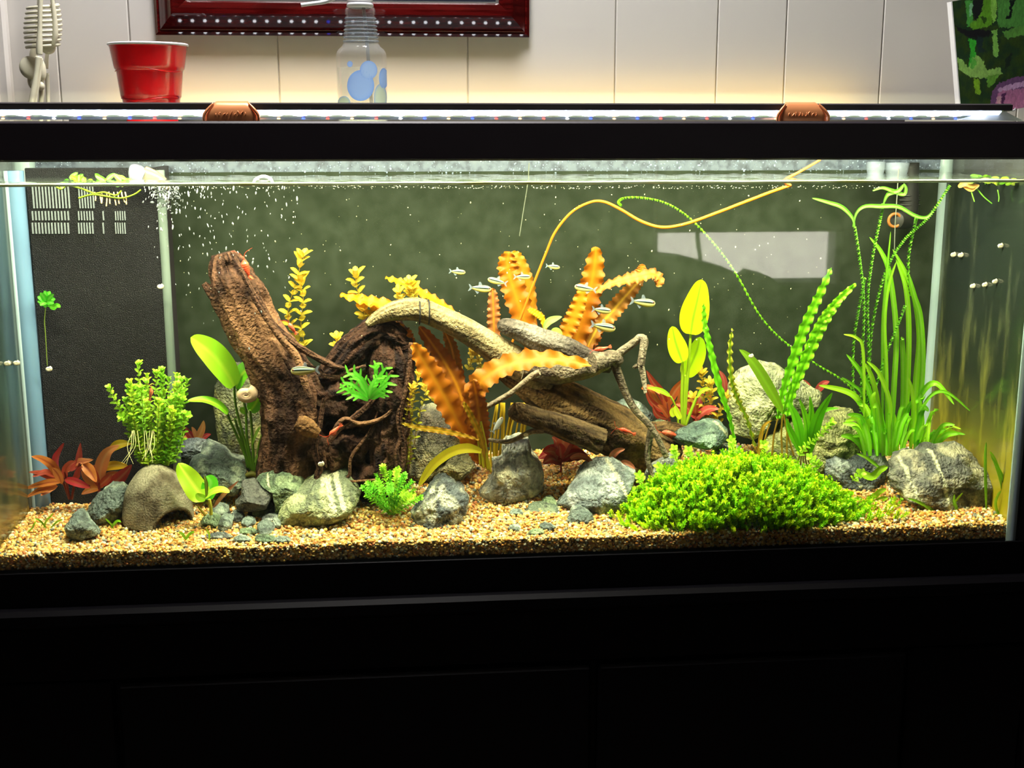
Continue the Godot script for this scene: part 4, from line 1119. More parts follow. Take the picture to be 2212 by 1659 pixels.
	for q in [[214,1046, 218,1010, 232,978, 258,962, 14, 0], [236,974, 252,962, 268,958, 284,958, 10, 6], [218,1014, 240,1006, 262,1006, 278,1008, 10, 7], [228,1052, 250,1040, 270,1022, 285,1004, 14, 3], [214,1050, 226,1040, 236,1030, 240,1024, 9, 1], [212,1046, 196,1038, 184,1026, 176,1016, 10, 0], [214,1055, 200,1056, 186,1062, 176,1068, 8, 4], [216,1056, 232,1030, 250,1024, 262,1022, 8, 2], [214,1050, 206,1030, 202,1016, 203,1004, 8, 1]]:
		leaf(o, q.slice(0, 8), q[8], z, z + rng.randf_range(0, 0.04), (reds + [rgb(190, 165, 30), rgb(215, 170, 30)])[q[9]], {"n": 12, "fold": 0.2, "wave": 0.1, "wf": 2.0})
	stalk(o, [215,1076, 214,1040, 222,1000], 3.5, z, z, rgb(130, 45, 45))
	o = thing("red_leaf_plant", "few small orange red leaves rising behind the pile left of the mossy rock", "aquatic plant", on_gravel(425, 960), "red leaved plants")
	z = -0.225
	for q in [[424,954, 432,938, 438,922, 440,908, 8], [420,954, 412,942, 405,932, 402,922, 8], [426,954, 438,946, 448,940, 456,938, 6], [422,952, 410,946, 402,944, 396,946, 6], [424,950, 422,938, 418,928, 414,922, 5]]:
		leaf(o, q.slice(0, 8), q[8], z, z + 0.01, reds[rng.randi() % 4], {"n": 10})
	o = thing("red_leaf_plant", "tall coppery plant between the twig and the round leaved plant", "aquatic plant", on_gravel(1445, 920), "red leaved plants")
	z = -0.215
	for q in [[1440,880, 1428,850, 1410,825, 1396,800, 10], [1442,880, 1455,850, 1470,830, 1488,812, 10], [1438,890, 1420,870, 1405,845, 1392,830, 8], [1440,890, 1420,880, 1404,865, 1394,842, 8], [1445,895, 1440,870, 1434,850, 1425,840, 9], [1445,900, 1460,880, 1468,862, 1466,842, 9], [1442,905, 1425,900, 1415,890, 1410,875, 8], [1446,905, 1436,890, 1428,880, 1420,875, 7], [1385,840, 1400,836, 1415,842, 1425,852, 6]]:
		leaf(o, q.slice(0, 8), q[8], z, z + rng.randf_range(0, 0.03), [rgb(200, 100, 50), rgb(176, 60, 45), rgb(215, 120, 60)][rng.randi() % 3], {"n": 12, "fold": 0.2})
	stalk(o, [1448,925, 1444,900, 1440,870], 3.5, z, z, rgb(130, 50, 40))
	o = thing("red_leaf_plant", "short rosy red plant at the foot of the round leaved plant behind the wedge rock", "aquatic plant", on_gravel(1500, 920), "red leaved plants")
	rosette(o, 1502, 912, -0.205, 12, 62, 9, [rgb(196, 80, 70), rgb(180, 60, 60), rgb(205, 95, 60)], -175, -5)
	o = thing("red_leaf_plant", "thin red leaves sticking up behind the largest pale rock", "aquatic plant", on_gravel(1580, 900), "red leaved plants")
	for q in [[1568,870, 1566,840, 1562,815, 1553,800, 8], [1572,860, 1580,830, 1592,808, 1602,793, 7], [1540,870, 1530,855, 1530,845, 1540,838, 6], [1762,850, 1770,838, 1780,828, 1792,824, 9], [1755,850, 1748,836, 1740,826, 1732,820, 5]]:
		leaf(o, q.slice(0, 8), q[8], -0.235, -0.23, [rgb(190, 70, 70), rgb(205, 120, 40), rgb(200, 85, 75)][rng.randi() % 3], {"n": 10})
	o = thing("red_leaf_plant", "deep crimson plant with curled leaves in the shade below the log", "aquatic plant", on_gravel(1215, 1020), "red leaved plants")
	rosette(o, 1212, 1000, -0.135, 14, 62, 13, [rgb(165, 45, 50), rgb(150, 60, 50), rgb(180, 60, 55), rgb(190, 100, 70)], -185, 5)
	for q in [[1232,990, 1250,985, 1270,992, 1286,1008, 7], [1320,1000, 1322,985, 1334,974, 1350,970, 8], [1318,1000, 1300,1006, 1285,1014, 1270,1020, 6], [1340,1002, 1350,1000, 1362,1006, 1372,1014, 7]]:
		leaf(o, q.slice(0, 8), q[8], -0.12, -0.11, rgb(190, 110, 80), {"n": 12, "fold": 0.5, "prof": 2})
	# --- green stem plants
	o = thing("bushy_stem_plant", "dense bright green stem plant with tiny leaves growing over the coconut shell", "aquatic plant", at(330, 1000, -0.13))
	z = -0.135
	for i in 46:
		var bx := rng.randf_range(308, 366)
		var tx: float = lerpf(268, 402, (bx - 308) / 58.0) + rng.randf_range(-14, 14)
		var ty: float = rng.randf_range(812, 905) if i > 6 else [786, 800, 812, 806, 820, 836, 850][i]
		if i < 6: tx = [300, 350, 318, 338, 364, 378][i]; bx = lerpf(bx, tx, 0.5)
		var mb := MB.new()
		sprig(mb, [bx, 1006, lerpf(bx, tx, 0.65) + rng.randf_range(-6, 6), lerpf(1006, ty, 0.42), tx, ty], z + rng.randf_range(-0.025, 0.025), z + rng.randf_range(-0.03, 0.035), 13, 8.5, 3.6, [rgb(165, 220, 25), rgb(150, 215, 20), rgb(190, 225, 30)][i % 3], {"from": 0.04 + rng.randf() * 0.14, "stem": rgb(170, 185, 50)})
		part(o, "sprig", mb, M.leaf)
	for q in [[300,980, 280,920, 258,880, 236,838], [310,960, 290,920, 272,905, 262,900], [360,970, 380,920, 396,905, 404,898], [360,960, 380,900, 388,870, 392,858]]:
		var mb := MB.new()
		sprig(mb, q, z, z + 0.02, 14, 9, 4, rgb(170, 225, 30), {"from": 0.2, "stem": rgb(170, 185, 50)})
		part(o, "sprig", mb, M.leaf)
	var rt := MB.new()
	for i in 12:
		var x := rng.randf_range(282, 335)
		sweep(rt, path([x, 930, x + rng.randf_range(-14, 6), 965, x + rng.randf_range(-26, 8), rng.randf_range(975, 1008)], z + 0.03, z + 0.045), [0.0004, 0.0002], 8, 4, null, rgb(215, 210, 150))
	part(o, "roots", rt, M.stem, "pale thread-like roots", "stuff")
	var tall := [["tall yellow stem plant rising behind the leaning stump limb", [[655,770, 634,720, 622,670, 640,610, 652,556], [662,760, 650,700, 655,650, 650,610]], 24, 15, 6.5, -0.20], ["yellow stem plant whose tip shows above the ruffled leaf left of the arched limb", [[790,700, 784,660, 770,620, 768,596], [800,705, 788,690, 785,672], [790,700, 800,690, 806,672]], 22, 13, 6.5, -0.215], ["yellow green stem plant just above the bound end of the arched limb", [[890,670, 885,640, 884,612], [905,665, 895,640, 893,625], [870,665, 865,645, 862,632]], 18, 9, 6, -0.16], ["short yellow sprig in the notch of the stump", [[735,765, 730,750, 728,732]], 20, 9, 6, -0.18], ["slender yellow green stems between the stump and the ruffled orange leaf", [[885,1010, 888,940, 892,870, 905,810], [876,1015, 882,960, 878,900, 890,840], [895,960, 905,900, 920,850, 918,835]], 14, 11, 3.4, -0.11], ["green yellow sprigs showing between the ruffled leaves under the arched limb", [[1010,800, 1018,780, 1020,762], [985,850, 990,825, 992,805], [1040,800, 1035,780, 1030,762], [980,870, 975,850, 985,830]], 14, 8, 5, -0.17], ["yellow green stem plant right of the round leaved plant", [[1525,910, 1522,870, 1518,835, 1516,808], [1540,915, 1535,880, 1538,850, 1535,830], [1555,920, 1548,900, 1560,880, 1570,860], [1510,900, 1505,880, 1498,860]], 17, 10, 4.5, -0.21]]
	for q in tall:
		o = thing("yellow_stem_plant", q[0], "aquatic plant", at(q[1][0][0], q[1][0][1], q[5]))
		for s in q[1]:
			var mb := MB.new()
			sprig(mb, s, q[5], q[5] + 0.01, q[2], q[3], q[4], rgb(198, 182, 22) if q[5] < -0.12 else rgb(190, 215, 30), {"tipcol": rgb(222, 188, 26), "stem": rgb(190, 160, 40), "head": 1.25})
			part(o, "sprig", mb, M.leaf)
	# --- round leaved plant on the right
	z = -0.20
	o = thing("round_leaf_plant", "plant with three glowing yellow green oval leaves on tall stalks right of the twig", "aquatic plant", on_gravel(1475, 930))
	leaf(o, [1492,722, 1497,690, 1506,650, 1516,604], 33, z + 0.02, z + 0.01, rgb(200, 222, 10), {"n": 24, "nc": 11, "prof": 2, "fold": 0.1, "rib": rgb(120, 160, 20)})
	leaf(o, [1474,782, 1466,760, 1458,735, 1452,705], 23, z + 0.025, z + 0.02, rgb(185, 232, 20), {"n": 22, "nc": 11, "prof": 2, "fold": 0.1, "rib": rgb(120, 165, 25)})
	leaf(o, [1480,812, 1494,785, 1506,755, 1512,728], 24, z, z, rgb(190, 236, 20), {"n": 22, "nc": 11, "prof": 2, "fold": 0.15, "rib": rgb(130, 175, 25)})
	leaf(o, [1448,856, 1432,846, 1414,840, 1398,838], 6, z + 0.02, z + 0.03, rgb(175, 225, 40), {})
	leaf(o, [1506,858, 1515,845, 1528,840, 1536,842], 5, z + 0.02, z + 0.02, rgb(170, 215, 40), {})
	for q in [[1478,920, 1482,860, 1488,780, 1492,722], [1474,920, 1473,860, 1474,820, 1474,780], [1476,920, 1478,870, 1480,830, 1480,810], [1466,920, 1462,890, 1455,868, 1448,856], [1480,920, 1490,895, 1500,870, 1506,858]]:
		stalk(o, q, 4 if q[2] > 1470 else 2.6, z + 0.015, z + 0.015, rgb(135, 165, 25))
	for q in [[1456,900, 1452,890, 1456,880], [1470,905, 1462,890, 1458,876]]: leaf(o, q, 7, z + 0.03, z + 0.03, rgb(205, 225, 40), {"prof": 2})
	# --- crinkled narrow leaves
	z = -0.15
	o = thing("crinkled_leaf_plant", "plant with long crinkled strap leaves fanning over the largest pale rock", "aquatic plant", on_gravel(1690, 985))
	var ck := {"n": 60, "nc": 7, "prof": 3, "wave": 0.45, "wf": 16.0, "scal": 0.08, "fold": 0.25, "rib": rgb(110, 190, 20)}
	leaf(o, [1680,905, 1690,850, 1712,780, 1738,705, 1768,640, 1796,578], 14, z, z + 0.02, rgb(130, 220, 30), ck)
	leaf(o, [1700,900, 1716,840, 1745,770, 1775,705, 1810,650, 1850,612], 13, z + 0.01, z + 0.03, rgb(140, 225, 30), ck)
	leaf(o, [1690,900, 1705,850, 1735,780, 1765,710, 1795,665, 1848,614], 12, z + 0.005, z + 0.03, rgb(150, 225, 35), ck)
	leaf(o, [1588,960, 1575,900, 1555,840, 1535,760, 1522,700, 1520,655], 9, z + 0.01, z + 0.02, rgb(120, 210, 30), ck)
	leaf(o, [1632,970, 1615,910, 1592,860, 1580,820, 1576,760, 1582,710], 8, z + 0.01, z + 0.02, rgb(170, 175, 50), ck.merged({"wave": 0.8}, true))
	leaf(o, [1690,890, 1668,850, 1638,800, 1615,770, 1597,755], 14, z + 0.03, z + 0.03, rgb(110, 150, 25), {"n": 20, "prof": 0, "rib": rgb(120, 170, 30)})
	for q in [[1690,985, 1688,940, 1690,900], [1668,985, 1672,940, 1680,905], [1715,985, 1702,940, 1692,895], [1700,990, 1700,940, 1702,905], [1645,985, 1655,940, 1664,915], [1640,985, 1634,975, 1630,965], [1590,975, 1588,965, 1586,955]]:
		stalk(o, q, 2.4, z + 0.02, z + 0.02, rgb(140, 110, 30))
	leaf(o, [1638,990, 1642,950, 1650,920, 1668,908], 5, z + 0.03, z + 0.03, rgb(190, 145, 30), {})
	# --- lance leaves with dark veins
	z = -0.115
	o = thing("lance_leaf_fern", "low fern with lance shaped dark veined leaves behind the carpet plant", "fern", on_gravel(1740, 1000))
	for q in [[1734,985, 1726,930, 1716,895, 1703,868, 12], [1738,980, 1746,930, 1752,890, 1749,855, 9], [1746,985, 1758,930, 1772,890, 1798,848, 14], [1730,980, 1716,950, 1704,925, 1698,902, 9], [1742,985, 1744,930, 1738,895, 1726,860, 9], [1745,950, 1760,905, 1785,885, 1812,882, 6]]:
		leaf(o, q.slice(0, 8), q[8], z, z + rng.randf_range(0, 0.03), [rgb(130, 222, 35), rgb(145, 228, 35), rgb(115, 205, 30)][rng.randi() % 3], {"n": 20, "nc": 9, "veins": 0.25, "rib": rgb(90, 165, 25), "fold": 0.18})
	for i in 6: stalk(o, [1722.0 + i * 7, 1005, 1727.0 + i * 4, 985, 1731.0 + i * 2.5, 965], 2, z + 0.005, z + 0.005, rgb(90, 80, 25))
	# --- grass
	z = -0.15
	o = thing("grassy_plant", "large clump of bright green grass like blades at the right end of the tank", "aquatic plant", on_gravel(1920, 985))
	for q in [[1880,968, 1885,880, 1862,810, 1828,765, 7], [1892,965, 1875,905, 1840,852, 1768,832, 8], [1866,900, 1864,760, 1850,730, 1822,722, 4], [1902,960, 1896,880, 1884,820, 1868,784, 7], [1910,960, 1922,880, 1900,810, 1872,780, 6], [1880,900, 1862,850, 1840,830, 1818,815, 4], [1960,950, 1985,860, 2020,828, 2061,874, 7], [1970,960, 1998,870, 2040,846, 2098,890, 4], [1945,960, 1962,880, 1990,862, 2000,852, 6], [1985,975, 2000,950, 2020,935, 2045,928, 8], [1975,970, 1990,930, 1990,890, 1984,856, 6], [1968,965, 1974,900, 1970,850, 1962,815, 6], [1935,965, 1945,920, 1955,900, 1962,892, 7], [1890,960, 1892,900, 1884,860, 1890,846, 8]]:
		leaf(o, q.slice(0, 8), q[8], z + rng.randf_range(-0.02, 0.03), z + rng.randf_range(0.0, 0.04), [rgb(140, 220, 25), rgb(120, 205, 20), rgb(165, 225, 30)][rng.randi() % 3], {"n": 22, "nc": 5, "prof": 1, "fold": 0.3}, "blade")
	for q in [[1925,960, 1930,840, 1935,720, 1922,600, 1905,548, 1878,512, 7], [1952,960, 1960,820, 1962,700, 1955,620, 1935,560, 7], [1968,960, 1978,820, 1985,720, 1968,620, 1928,538, 8], [1975,960, 1992,800, 1988,690, 1975,640, 1962,590, 7], [1915,960, 1914,800, 1910,700, 1918,620, 1936,565, 5], [1906,950, 1906,800, 1906,700, 1914,600, 1924,500, 4], [1945,960, 1950,860, 1950,780, 1948,735, 1950,735, 7]]:
		leaf(o, q.slice(0, q.size() - 1), q[-1], z + rng.randf_range(-0.02, 0.01), z + rng.randf_range(0.0, 0.03), [rgb(120, 195, 25), rgb(140, 210, 25)][rng.randi() % 2], {"n": 30, "nc": 5, "prof": 1, "fold": 0.3}, "blade")
	for i in 46:
		var x := rng.randf_range(1866, 2020)
		var h := rng.randf_range(60, 150) * (1.0 - 0.4 * absf(x - 1935) / 90.0)
		var lean := (x - 1935) * 0.55 + rng.randf_range(-25, 25)
		leaf(o, [x, 985, x + lean * 0.2, 985 - h * 0.5, x + lean * 0.6, 985 - h * 0.9, x + lean * 1.1, 985 - h * rng.randf_range(0.85, 1.0)], rng.randf_range(4.5, 8), z + rng.randf_range(-0.04, 0.04), z + rng.randf_range(-0.03, 0.06), [rgb(145, 222, 25), rgb(110, 195, 20), rgb(170, 228, 30), rgb(130, 210, 25)][i % 4], {"n": 16, "nc": 5, "prof": 1, "fold": 0.3}, "blade")
	# --- corkscrew strands
	o = thing("corkscrew_grass", "thin twisted green strands climbing from the grass clump to the surface at right", "aquatic plant", on_gravel(1870, 985))
	for q in [[[1858,890, 1862,780, 1866,660, 1858,570, 1846,490], 1], [[1872,880, 1876,760, 1874,650, 1884,560, 1902,470, 1908,440], 1], [[1878,870, 1882,720, 1912,590, 1952,520, 2005,470, 2052,400], 1], [[1842,850, 1844,740, 1858,650, 1868,600], 1], [[1890,840, 1912,770, 1940,700, 1955,660], 1], [[1965,640, 1962,560, 1975,490, 1980,470], 1], [[1846,492, 1840,470, 1818,448, 1790,438, 1754,428], 0], [[1842,490, 1850,460, 1868,446, 1900,446, 1940,447, 1975,466, 2000,470, 2016,455], 0], [[1908,440, 1918,420, 1940,412, 1952,398], 0], [[1885,412, 1905,406, 1925,412, 1950,420, 1956,408, 1952,396], 0]]:
		var mb := MB.new()
		if q[1]: twist(mb, path(q[0], z, z + 0.03), 5.2 * px(z), 6.5 * px(z), rgb(120, 195, 50))
		else: blade(mb, path(q[0], z + 0.03, z + 0.035), 5.5 * px(z), rgb(84, 142, 34), {"n": 30, "nc": 5, "prof": 3, "fold": 0.4})
		part(o, "twisted_strand" if q[1] else "strand", mb, M.leaf)
	o = thing("corkscrew_grass", "single twisted green strand arching diagonally across the reflected window", "aquatic plant", on_gravel(1885, 900))
	var mb3 := MB.new()
	twist(mb3, path([1885,900, 1830,830, 1760,785, 1690,735, 1640,680, 1590,592, 1545,530, 1490,472, 1440,440, 1390,428, 1350,428, 1336,436, 1342,444], -0.21, -0.13), 4.2 * px(z), 8.0 * px(z), rgb(130, 205, 40))
	part(o, "twisted_strand", mb3, M.leaf)
	# --- orange stalk
	o = thing("orange_stalk", "long smooth orange plant stalk looping from the ruffled leaves up through the surface", "plant stalk", at(1105, 745, -0.19))
	part(o, "stalk", tube(path([1100,760, 1120,700, 1150,620, 1180,545, 1200,500, 1235,458, 1275,437, 1305,436, 1340,452, 1385,478, 1430,491, 1480,484, 1540,463, 1610,436, 1665,415, 1708,400], -0.20, -0.11), [2.6 * px(z), 3.0 * px(z), 3.6 * px(z), 3.6 * px(z)], rgb(205, 118, 24), 90, 10), M.stem)
	part(o, "emerged_tip", tube(path([1708,401, 1694,390, 1720,375, 1745,361, 1772,345], -0.11, -0.10), [3.4 * px(z), 3.0 * px(z), 2.6 * px(z)], rgb(190, 100, 40), 24, 8), M.stem)
	# --- forked moss on the stump
	z = -0.085
	o = thing("forked_fern", "small vivid green fern with forked tips tied to the front of the stump", "fern", at(795, 862, z))
	for q in [[795,862, 775,840, 758,830, 740,826], [792,862, 770,850, 752,842, 738,838], [795,862, 778,825, 765,812, 748,804], [798,862, 790,830, 775,812, 762,800], [800,862, 812,830, 822,810, 836,792], [802,862, 820,840, 830,826, 846,808], [800,860, 812,845, 826,838, 840,826], [797,862, 800,840, 806,826, 815,815], [795,865, 780,858, 770,856, 758,852], [804,862, 816,855, 826,850, 836,842], [812,812, 812,800, 810,790, 814,784]]:
		var mb := MB.new()
		blade(mb, path(q, z, z + rng.randf_range(0.005, 0.03)), 4.5 * px(z), rgb(90, 215, 40), {"n": 10, "nc": 3, "prof": 1})
		for k in 5:
			var t := 0.4 + 0.14 * k
			var p := smooth(path(q, z, z + 0.015), 10)
			var b := p[int(t * 10)]
			var d := (p[mini(int(t * 10) + 1, 10)] - p[int(t * 10) - 1]).normalized()
			d = d.rotated(Vector3(0, 0, 1), (0.8 if k % 2 else -0.8)) + Vector3(0, 0, rng.randf_range(-0.2, 0.6))
			blade(mb, PackedVector3Array([b, b + d * 0.006, b + d * rng.randf_range(0.009, 0.014)]), 2.6 * px(z), rgb(110, 225, 45), {"n": 4, "nc": 3, "prof": 1})
		part(o, "frond", mb, M.leaf)
	# --- little fern clump
	o = thing("feathery_fern", "small bright green feathery fern clump right of the striped boulder", "fern", on_gravel(845, 1120))
	z = -0.070
	for i in 22:
		var a := lerpf(-2.7, -0.35, i / 21.0) + rng.randf_range(-0.1, 0.1)
		var l := rng.randf_range(52, 95) * (0.75 + 0.35 * absf(sin(a)))
		var mb := MB.new()
		sprig(mb, [845 + rng.randf_range(-8, 8), 1112, 845 + cos(a) * l * 0.55, 1106 + sin(a) * l * 0.7, 845 + cos(a) * l * 0.85, 1098 + sin(a) * l * 0.88], z + rng.randf_range(-0.01, 0.01), z + rng.randf_range(-0.03, 0.035), 11, 4.6, 2.6, [rgb(140, 225, 20), rgb(115, 215, 25), rgb(175, 230, 30)][i % 3], {"from": 0.15})
		part(o, "frond", mb, M.leaf)
	# --- carpet plant
	carpet()
	# --- small scattered bits
	for q in [["few grass blades at the very right front corner of the gravel", [[2170,1110, 2165,1050, 2150,1000, 2138,975, 6], [2175,1120, 2172,1060, 2165,1030, 2140,985, 5], [2130,1100, 2128,1020, 2128,980, 2130,955, 4], [2165,1125, 2140,1115, 2120,1120, 2105,1126, 4], [2175,1128, 2160,1110, 2150,1112, 2140,1120, 4], [2160,1128, 2150,1090, 2155,1070, 2162,1060, 4]], -0.04], ["tiny grass blades in front of the big dark boulder", [[2050,1120, 2060,1090, 2070,1075, 2080,1064, 3], [2040,1125, 2010,1100, 1985,1085, 1960,1076, 4], [2068,1125, 2066,1100, 2060,1080, 2062,1068, 4], [2075,1128, 2090,1115, 2100,1108, 2115,1105, 4], [1880,1130, 1860,1118, 1850,1112, 1838,1108, 4]], -0.055], ["small sprigs creeping over the dark broken rock at right", [[1850,1015, 1880,1030, 1900,1015, 1918,1008, 9], [1900,1010, 1880,995, 1865,985, 1850,980, 4], [1875,1080, 1890,1070, 1900,1062, 1915,1056, 7], [1870,1090, 1890,1085, 1905,1078, 1918,1075, 7]], -0.09], ["wispy seedlings on the gravel left of the small pointed rock", [[95,1140, 100,1125, 110,1115, 115,1108, 2], [100,1140, 90,1128, 82,1122, 75,1120, 2], [110,1140, 122,1128, 130,1124, 136,1122, 2], [60,1150, 70,1140, 75,1130, 78,1126, 2], [240,1140, 250,1128, 256,1125, 262,1128, 3], [245,1142, 238,1130, 232,1124, 228,1120, 2]], -0.06], ["tiny green seedling on the gravel in front of the slate chips", [[402,1165, 408,1155, 416,1150, 420,1148, 3], [402,1166, 396,1156, 392,1152, 386,1150, 3], [452,1168, 452,1155, 448,1146, 446,1142, 2]], -0.03]]:
		o = thing("grass_tuft", q[0], "aquatic plant", on_gravel(q[1][0][0], q[1][0][1]))
		for s in q[1]:
			leaf(o, s.slice(0, 8), s[8], q[2], q[2] + 0.01, [rgb(140, 215, 25), rgb(165, 220, 30)][rng.randi() % 2], {"n": 14, "nc": 5, "prof": 1, "fold": 0.3}, "blade")
	o = thing("floating_sprig", "small leafy green sprig drifting in front of the black overflow box", "floating plant", at(100, 650, -0.17))
	for i in 11:
		var a := TAU * i / 11.0
		leaf(o, [100, 652, 100 + cos(a) * 9, 648 - sin(a) * 9, 100 + cos(a) * 20, 646 - sin(a) * 19], 6, -0.17, -0.165 + 0.01 * sin(i * 2.0), rgb(80, 190, 40), {"n": 8, "nc": 5, "prof": 2})
	leaf(o, [108,662, 116,664, 124,660, 131,664], 6, -0.17, -0.16, rgb(110, 215, 40), {"n": 8, "prof": 2})
	stalk(o, [100,652, 96,690, 98,720, 102,790], 1.2, -0.17, -0.17, rgb(110, 130, 50))
	floats()

func twist(mb: MB, pts: PackedVector3Array, w: float, pitch: float, col: Color) -> void:
	var total := 0.0
	var s0 := smooth(pts, 60)
	for i in 60: total += s0[i].distance_to(s0[i + 1])
	var n := int(total / pitch * 4.0)
	var p := smooth(pts, n)
	var first := mb.v.size()
	for i in n + 1:
		var tan := (p[mini(i + 1, n)] - p[maxi(i - 1, 0)]).normalized()
		var sd := tan.cross(Vector3(0, 0, 1)).normalized().rotated(tan, i * PI / 4.0)
		var c := col * (0.9 + 0.2 * sin(i * 1.1))
		c.a = 1.0
		for j in 3: mb.vert(p[i] + sd * w * (j - 1) * (0.75 if j != 1 else 0.0) + tan.cross(sd) * (w * 0.25 if j == 1 else 0.0), c)
	mb.rows(first, n + 1, 3, false)

func carpet() -> void:
	# a mound of tiny leaved sprigs; the foliage is one part that nobody could count
	var o := thing("carpet_plant", "wide bushy mound of tiny bright green leaves at the right front of the gravel", "aquatic plant", on_gravel(1610, 1140))
	var kinds := []
	for k in 4:
		var mb := MB.new()
		var h := 0.026
		sweep(mb, PackedVector3Array([Vector3.ZERO, Vector3(0.002 * k - 0.003, h * 0.5, 0.002), Vector3(0.004 * (k - 1.5), h, 0.003)]), [0.0004, 0.0003], 5, 4, null, rgb(120, 170, 20))
		for i in 8:
			var t := pow((i + 1.5) / 9.0, 0.8)
			var q := Vector3(0.004 * (k - 1.5) * t * t, h * t, 0.003 * t)
			for m in 3:
				var a := i * 1.3 + m * TAU / 3.0 + k
				var d := Vector3(cos(a), 0.55 + 0.5 * t, sin(a)).normalized()
				blade(mb, PackedVector3Array([q, q + d * 0.0022, q + d * 0.0041]), 0.0013, Color(1, 1, 1), {"n": 3, "nc": 3, "prof": 2, "fold": 0.2, "face": Vector3(0, 1, 0.3), "ph": 1.0, "rib": Color(0.95, 1, 0.9)})
		kinds.append(mb.mesh())
	var spots := []
	var dome := func(x: float, zz: float) -> float:
		var u := (x - 0.278) / 0.132
		var w := (zz + 0.062) / 0.052
		var d := u * u + w * w
		return 0.0 if d >= 1.0 else sqrt(1.0 - d) * 0.072 * (1.0 - 0.25 * u * u)
	for i in 4600:
		var x := rng.randf_range(0.14, 0.415)
		var zz := rng.randf_range(-0.115, -0.014)
		var h: float = dome.call(x, zz)
		if h <= 0.004: continue
		var y := ground(x, zz) + h * pow(rng.randf(), 0.4) - 0.021
		spots.append(Vector3(x, maxf(y, ground(x, zz) - 0.004), zz))
	for i in 240:      # straggling runners round the edge
		var a := rng.randf() * TAU
		var x := 0.278 + cos(a) * 0.138 * rng.randf_range(0.9, 1.12)
		var zz := clampf(-0.062 + sin(a) * 0.055 * rng.randf_range(0.9, 1.1), -0.13, -0.016)
		spots.append(Vector3(x, ground(x, zz) - 0.012, zz))
	for i in 60: spots.append(Vector3(rng.randf_range(0.40, 0.47), 0, rng.randf_range(-0.08, -0.03)))
	for k in 4:
		var mm := MultiMesh.new()
		mm.transform_format = MultiMesh.TRANSFORM_3D
		mm.use_colors = true
		mm.mesh = kinds[k]
		var mine := []
		for i in spots.size():
			if i % 4 == k: mine.append(spots[i])
		mm.instance_count = mine.size()
		for i in mine.size():
			var p: Vector3 = mine[i]
			if p.y == 0.0: p.y = ground(p.x, p.z) - 0.014
			var out := Vector3((p.x - 0.278) * 3.0, 1.0, (p.z + 0.07) * 8.0)
			var up := (out + Vector3(rng.randf_range(-0.5, 0.5), 0, rng.randf_range(-0.5, 0.5))).normalized()
			var side := up.cross(Vector3(0, 0, 1)).normalized()
			var b := Basis(side, up, side.cross(up)).rotated(up, rng.randf() * TAU) * rng.randf_range(0.75, 1.15)
			mm.set_instance_transform(i, Transform3D(b, p - o.position))
			var c: Color = [rgb(200, 242, 24), rgb(168, 236, 26), rgb(218, 246, 30), rgb(182, 238, 24)][rng.randi() % 4] * rng.randf_range(0.8, 1.1)
			c.a = 1.0
			mm.set_instance_color(i, c)
		var mi := MultiMeshInstance3D.new()
		mi.name = "foliage"
		mi.multimesh = mm
		mi.material_override = M.leaf
		o.add_child(mi, true)
		tag(mi, "", "", "", "stuff")
	for q in [[1468,1010, 1458,985, 1456,972], [1500,1000, 1492,985, 1488,975], [1440,1040, 1428,1020, 1424,1010], [1390,1060, 1384,1040, 1382,1030], [1585,985, 1582,965, 1580,955], [1652,980, 1652,965, 1650,960], [1775,1010, 1765,1000, 1752,990], [1720,1000, 1735,970, 1770,940, 1795,915], [1840,1040, 1850,1030, 1858,1024], [1385,1090, 1372,1075, 1366,1062]]:
		var mb := MB.new()
		sprig(mb, q, -0.085, -0.075, 13, 7, 4.5, rgb(175, 230, 25), {"from": 0.2, "head": 1.2})
		part(o, "sprig", mb, M.leaf)

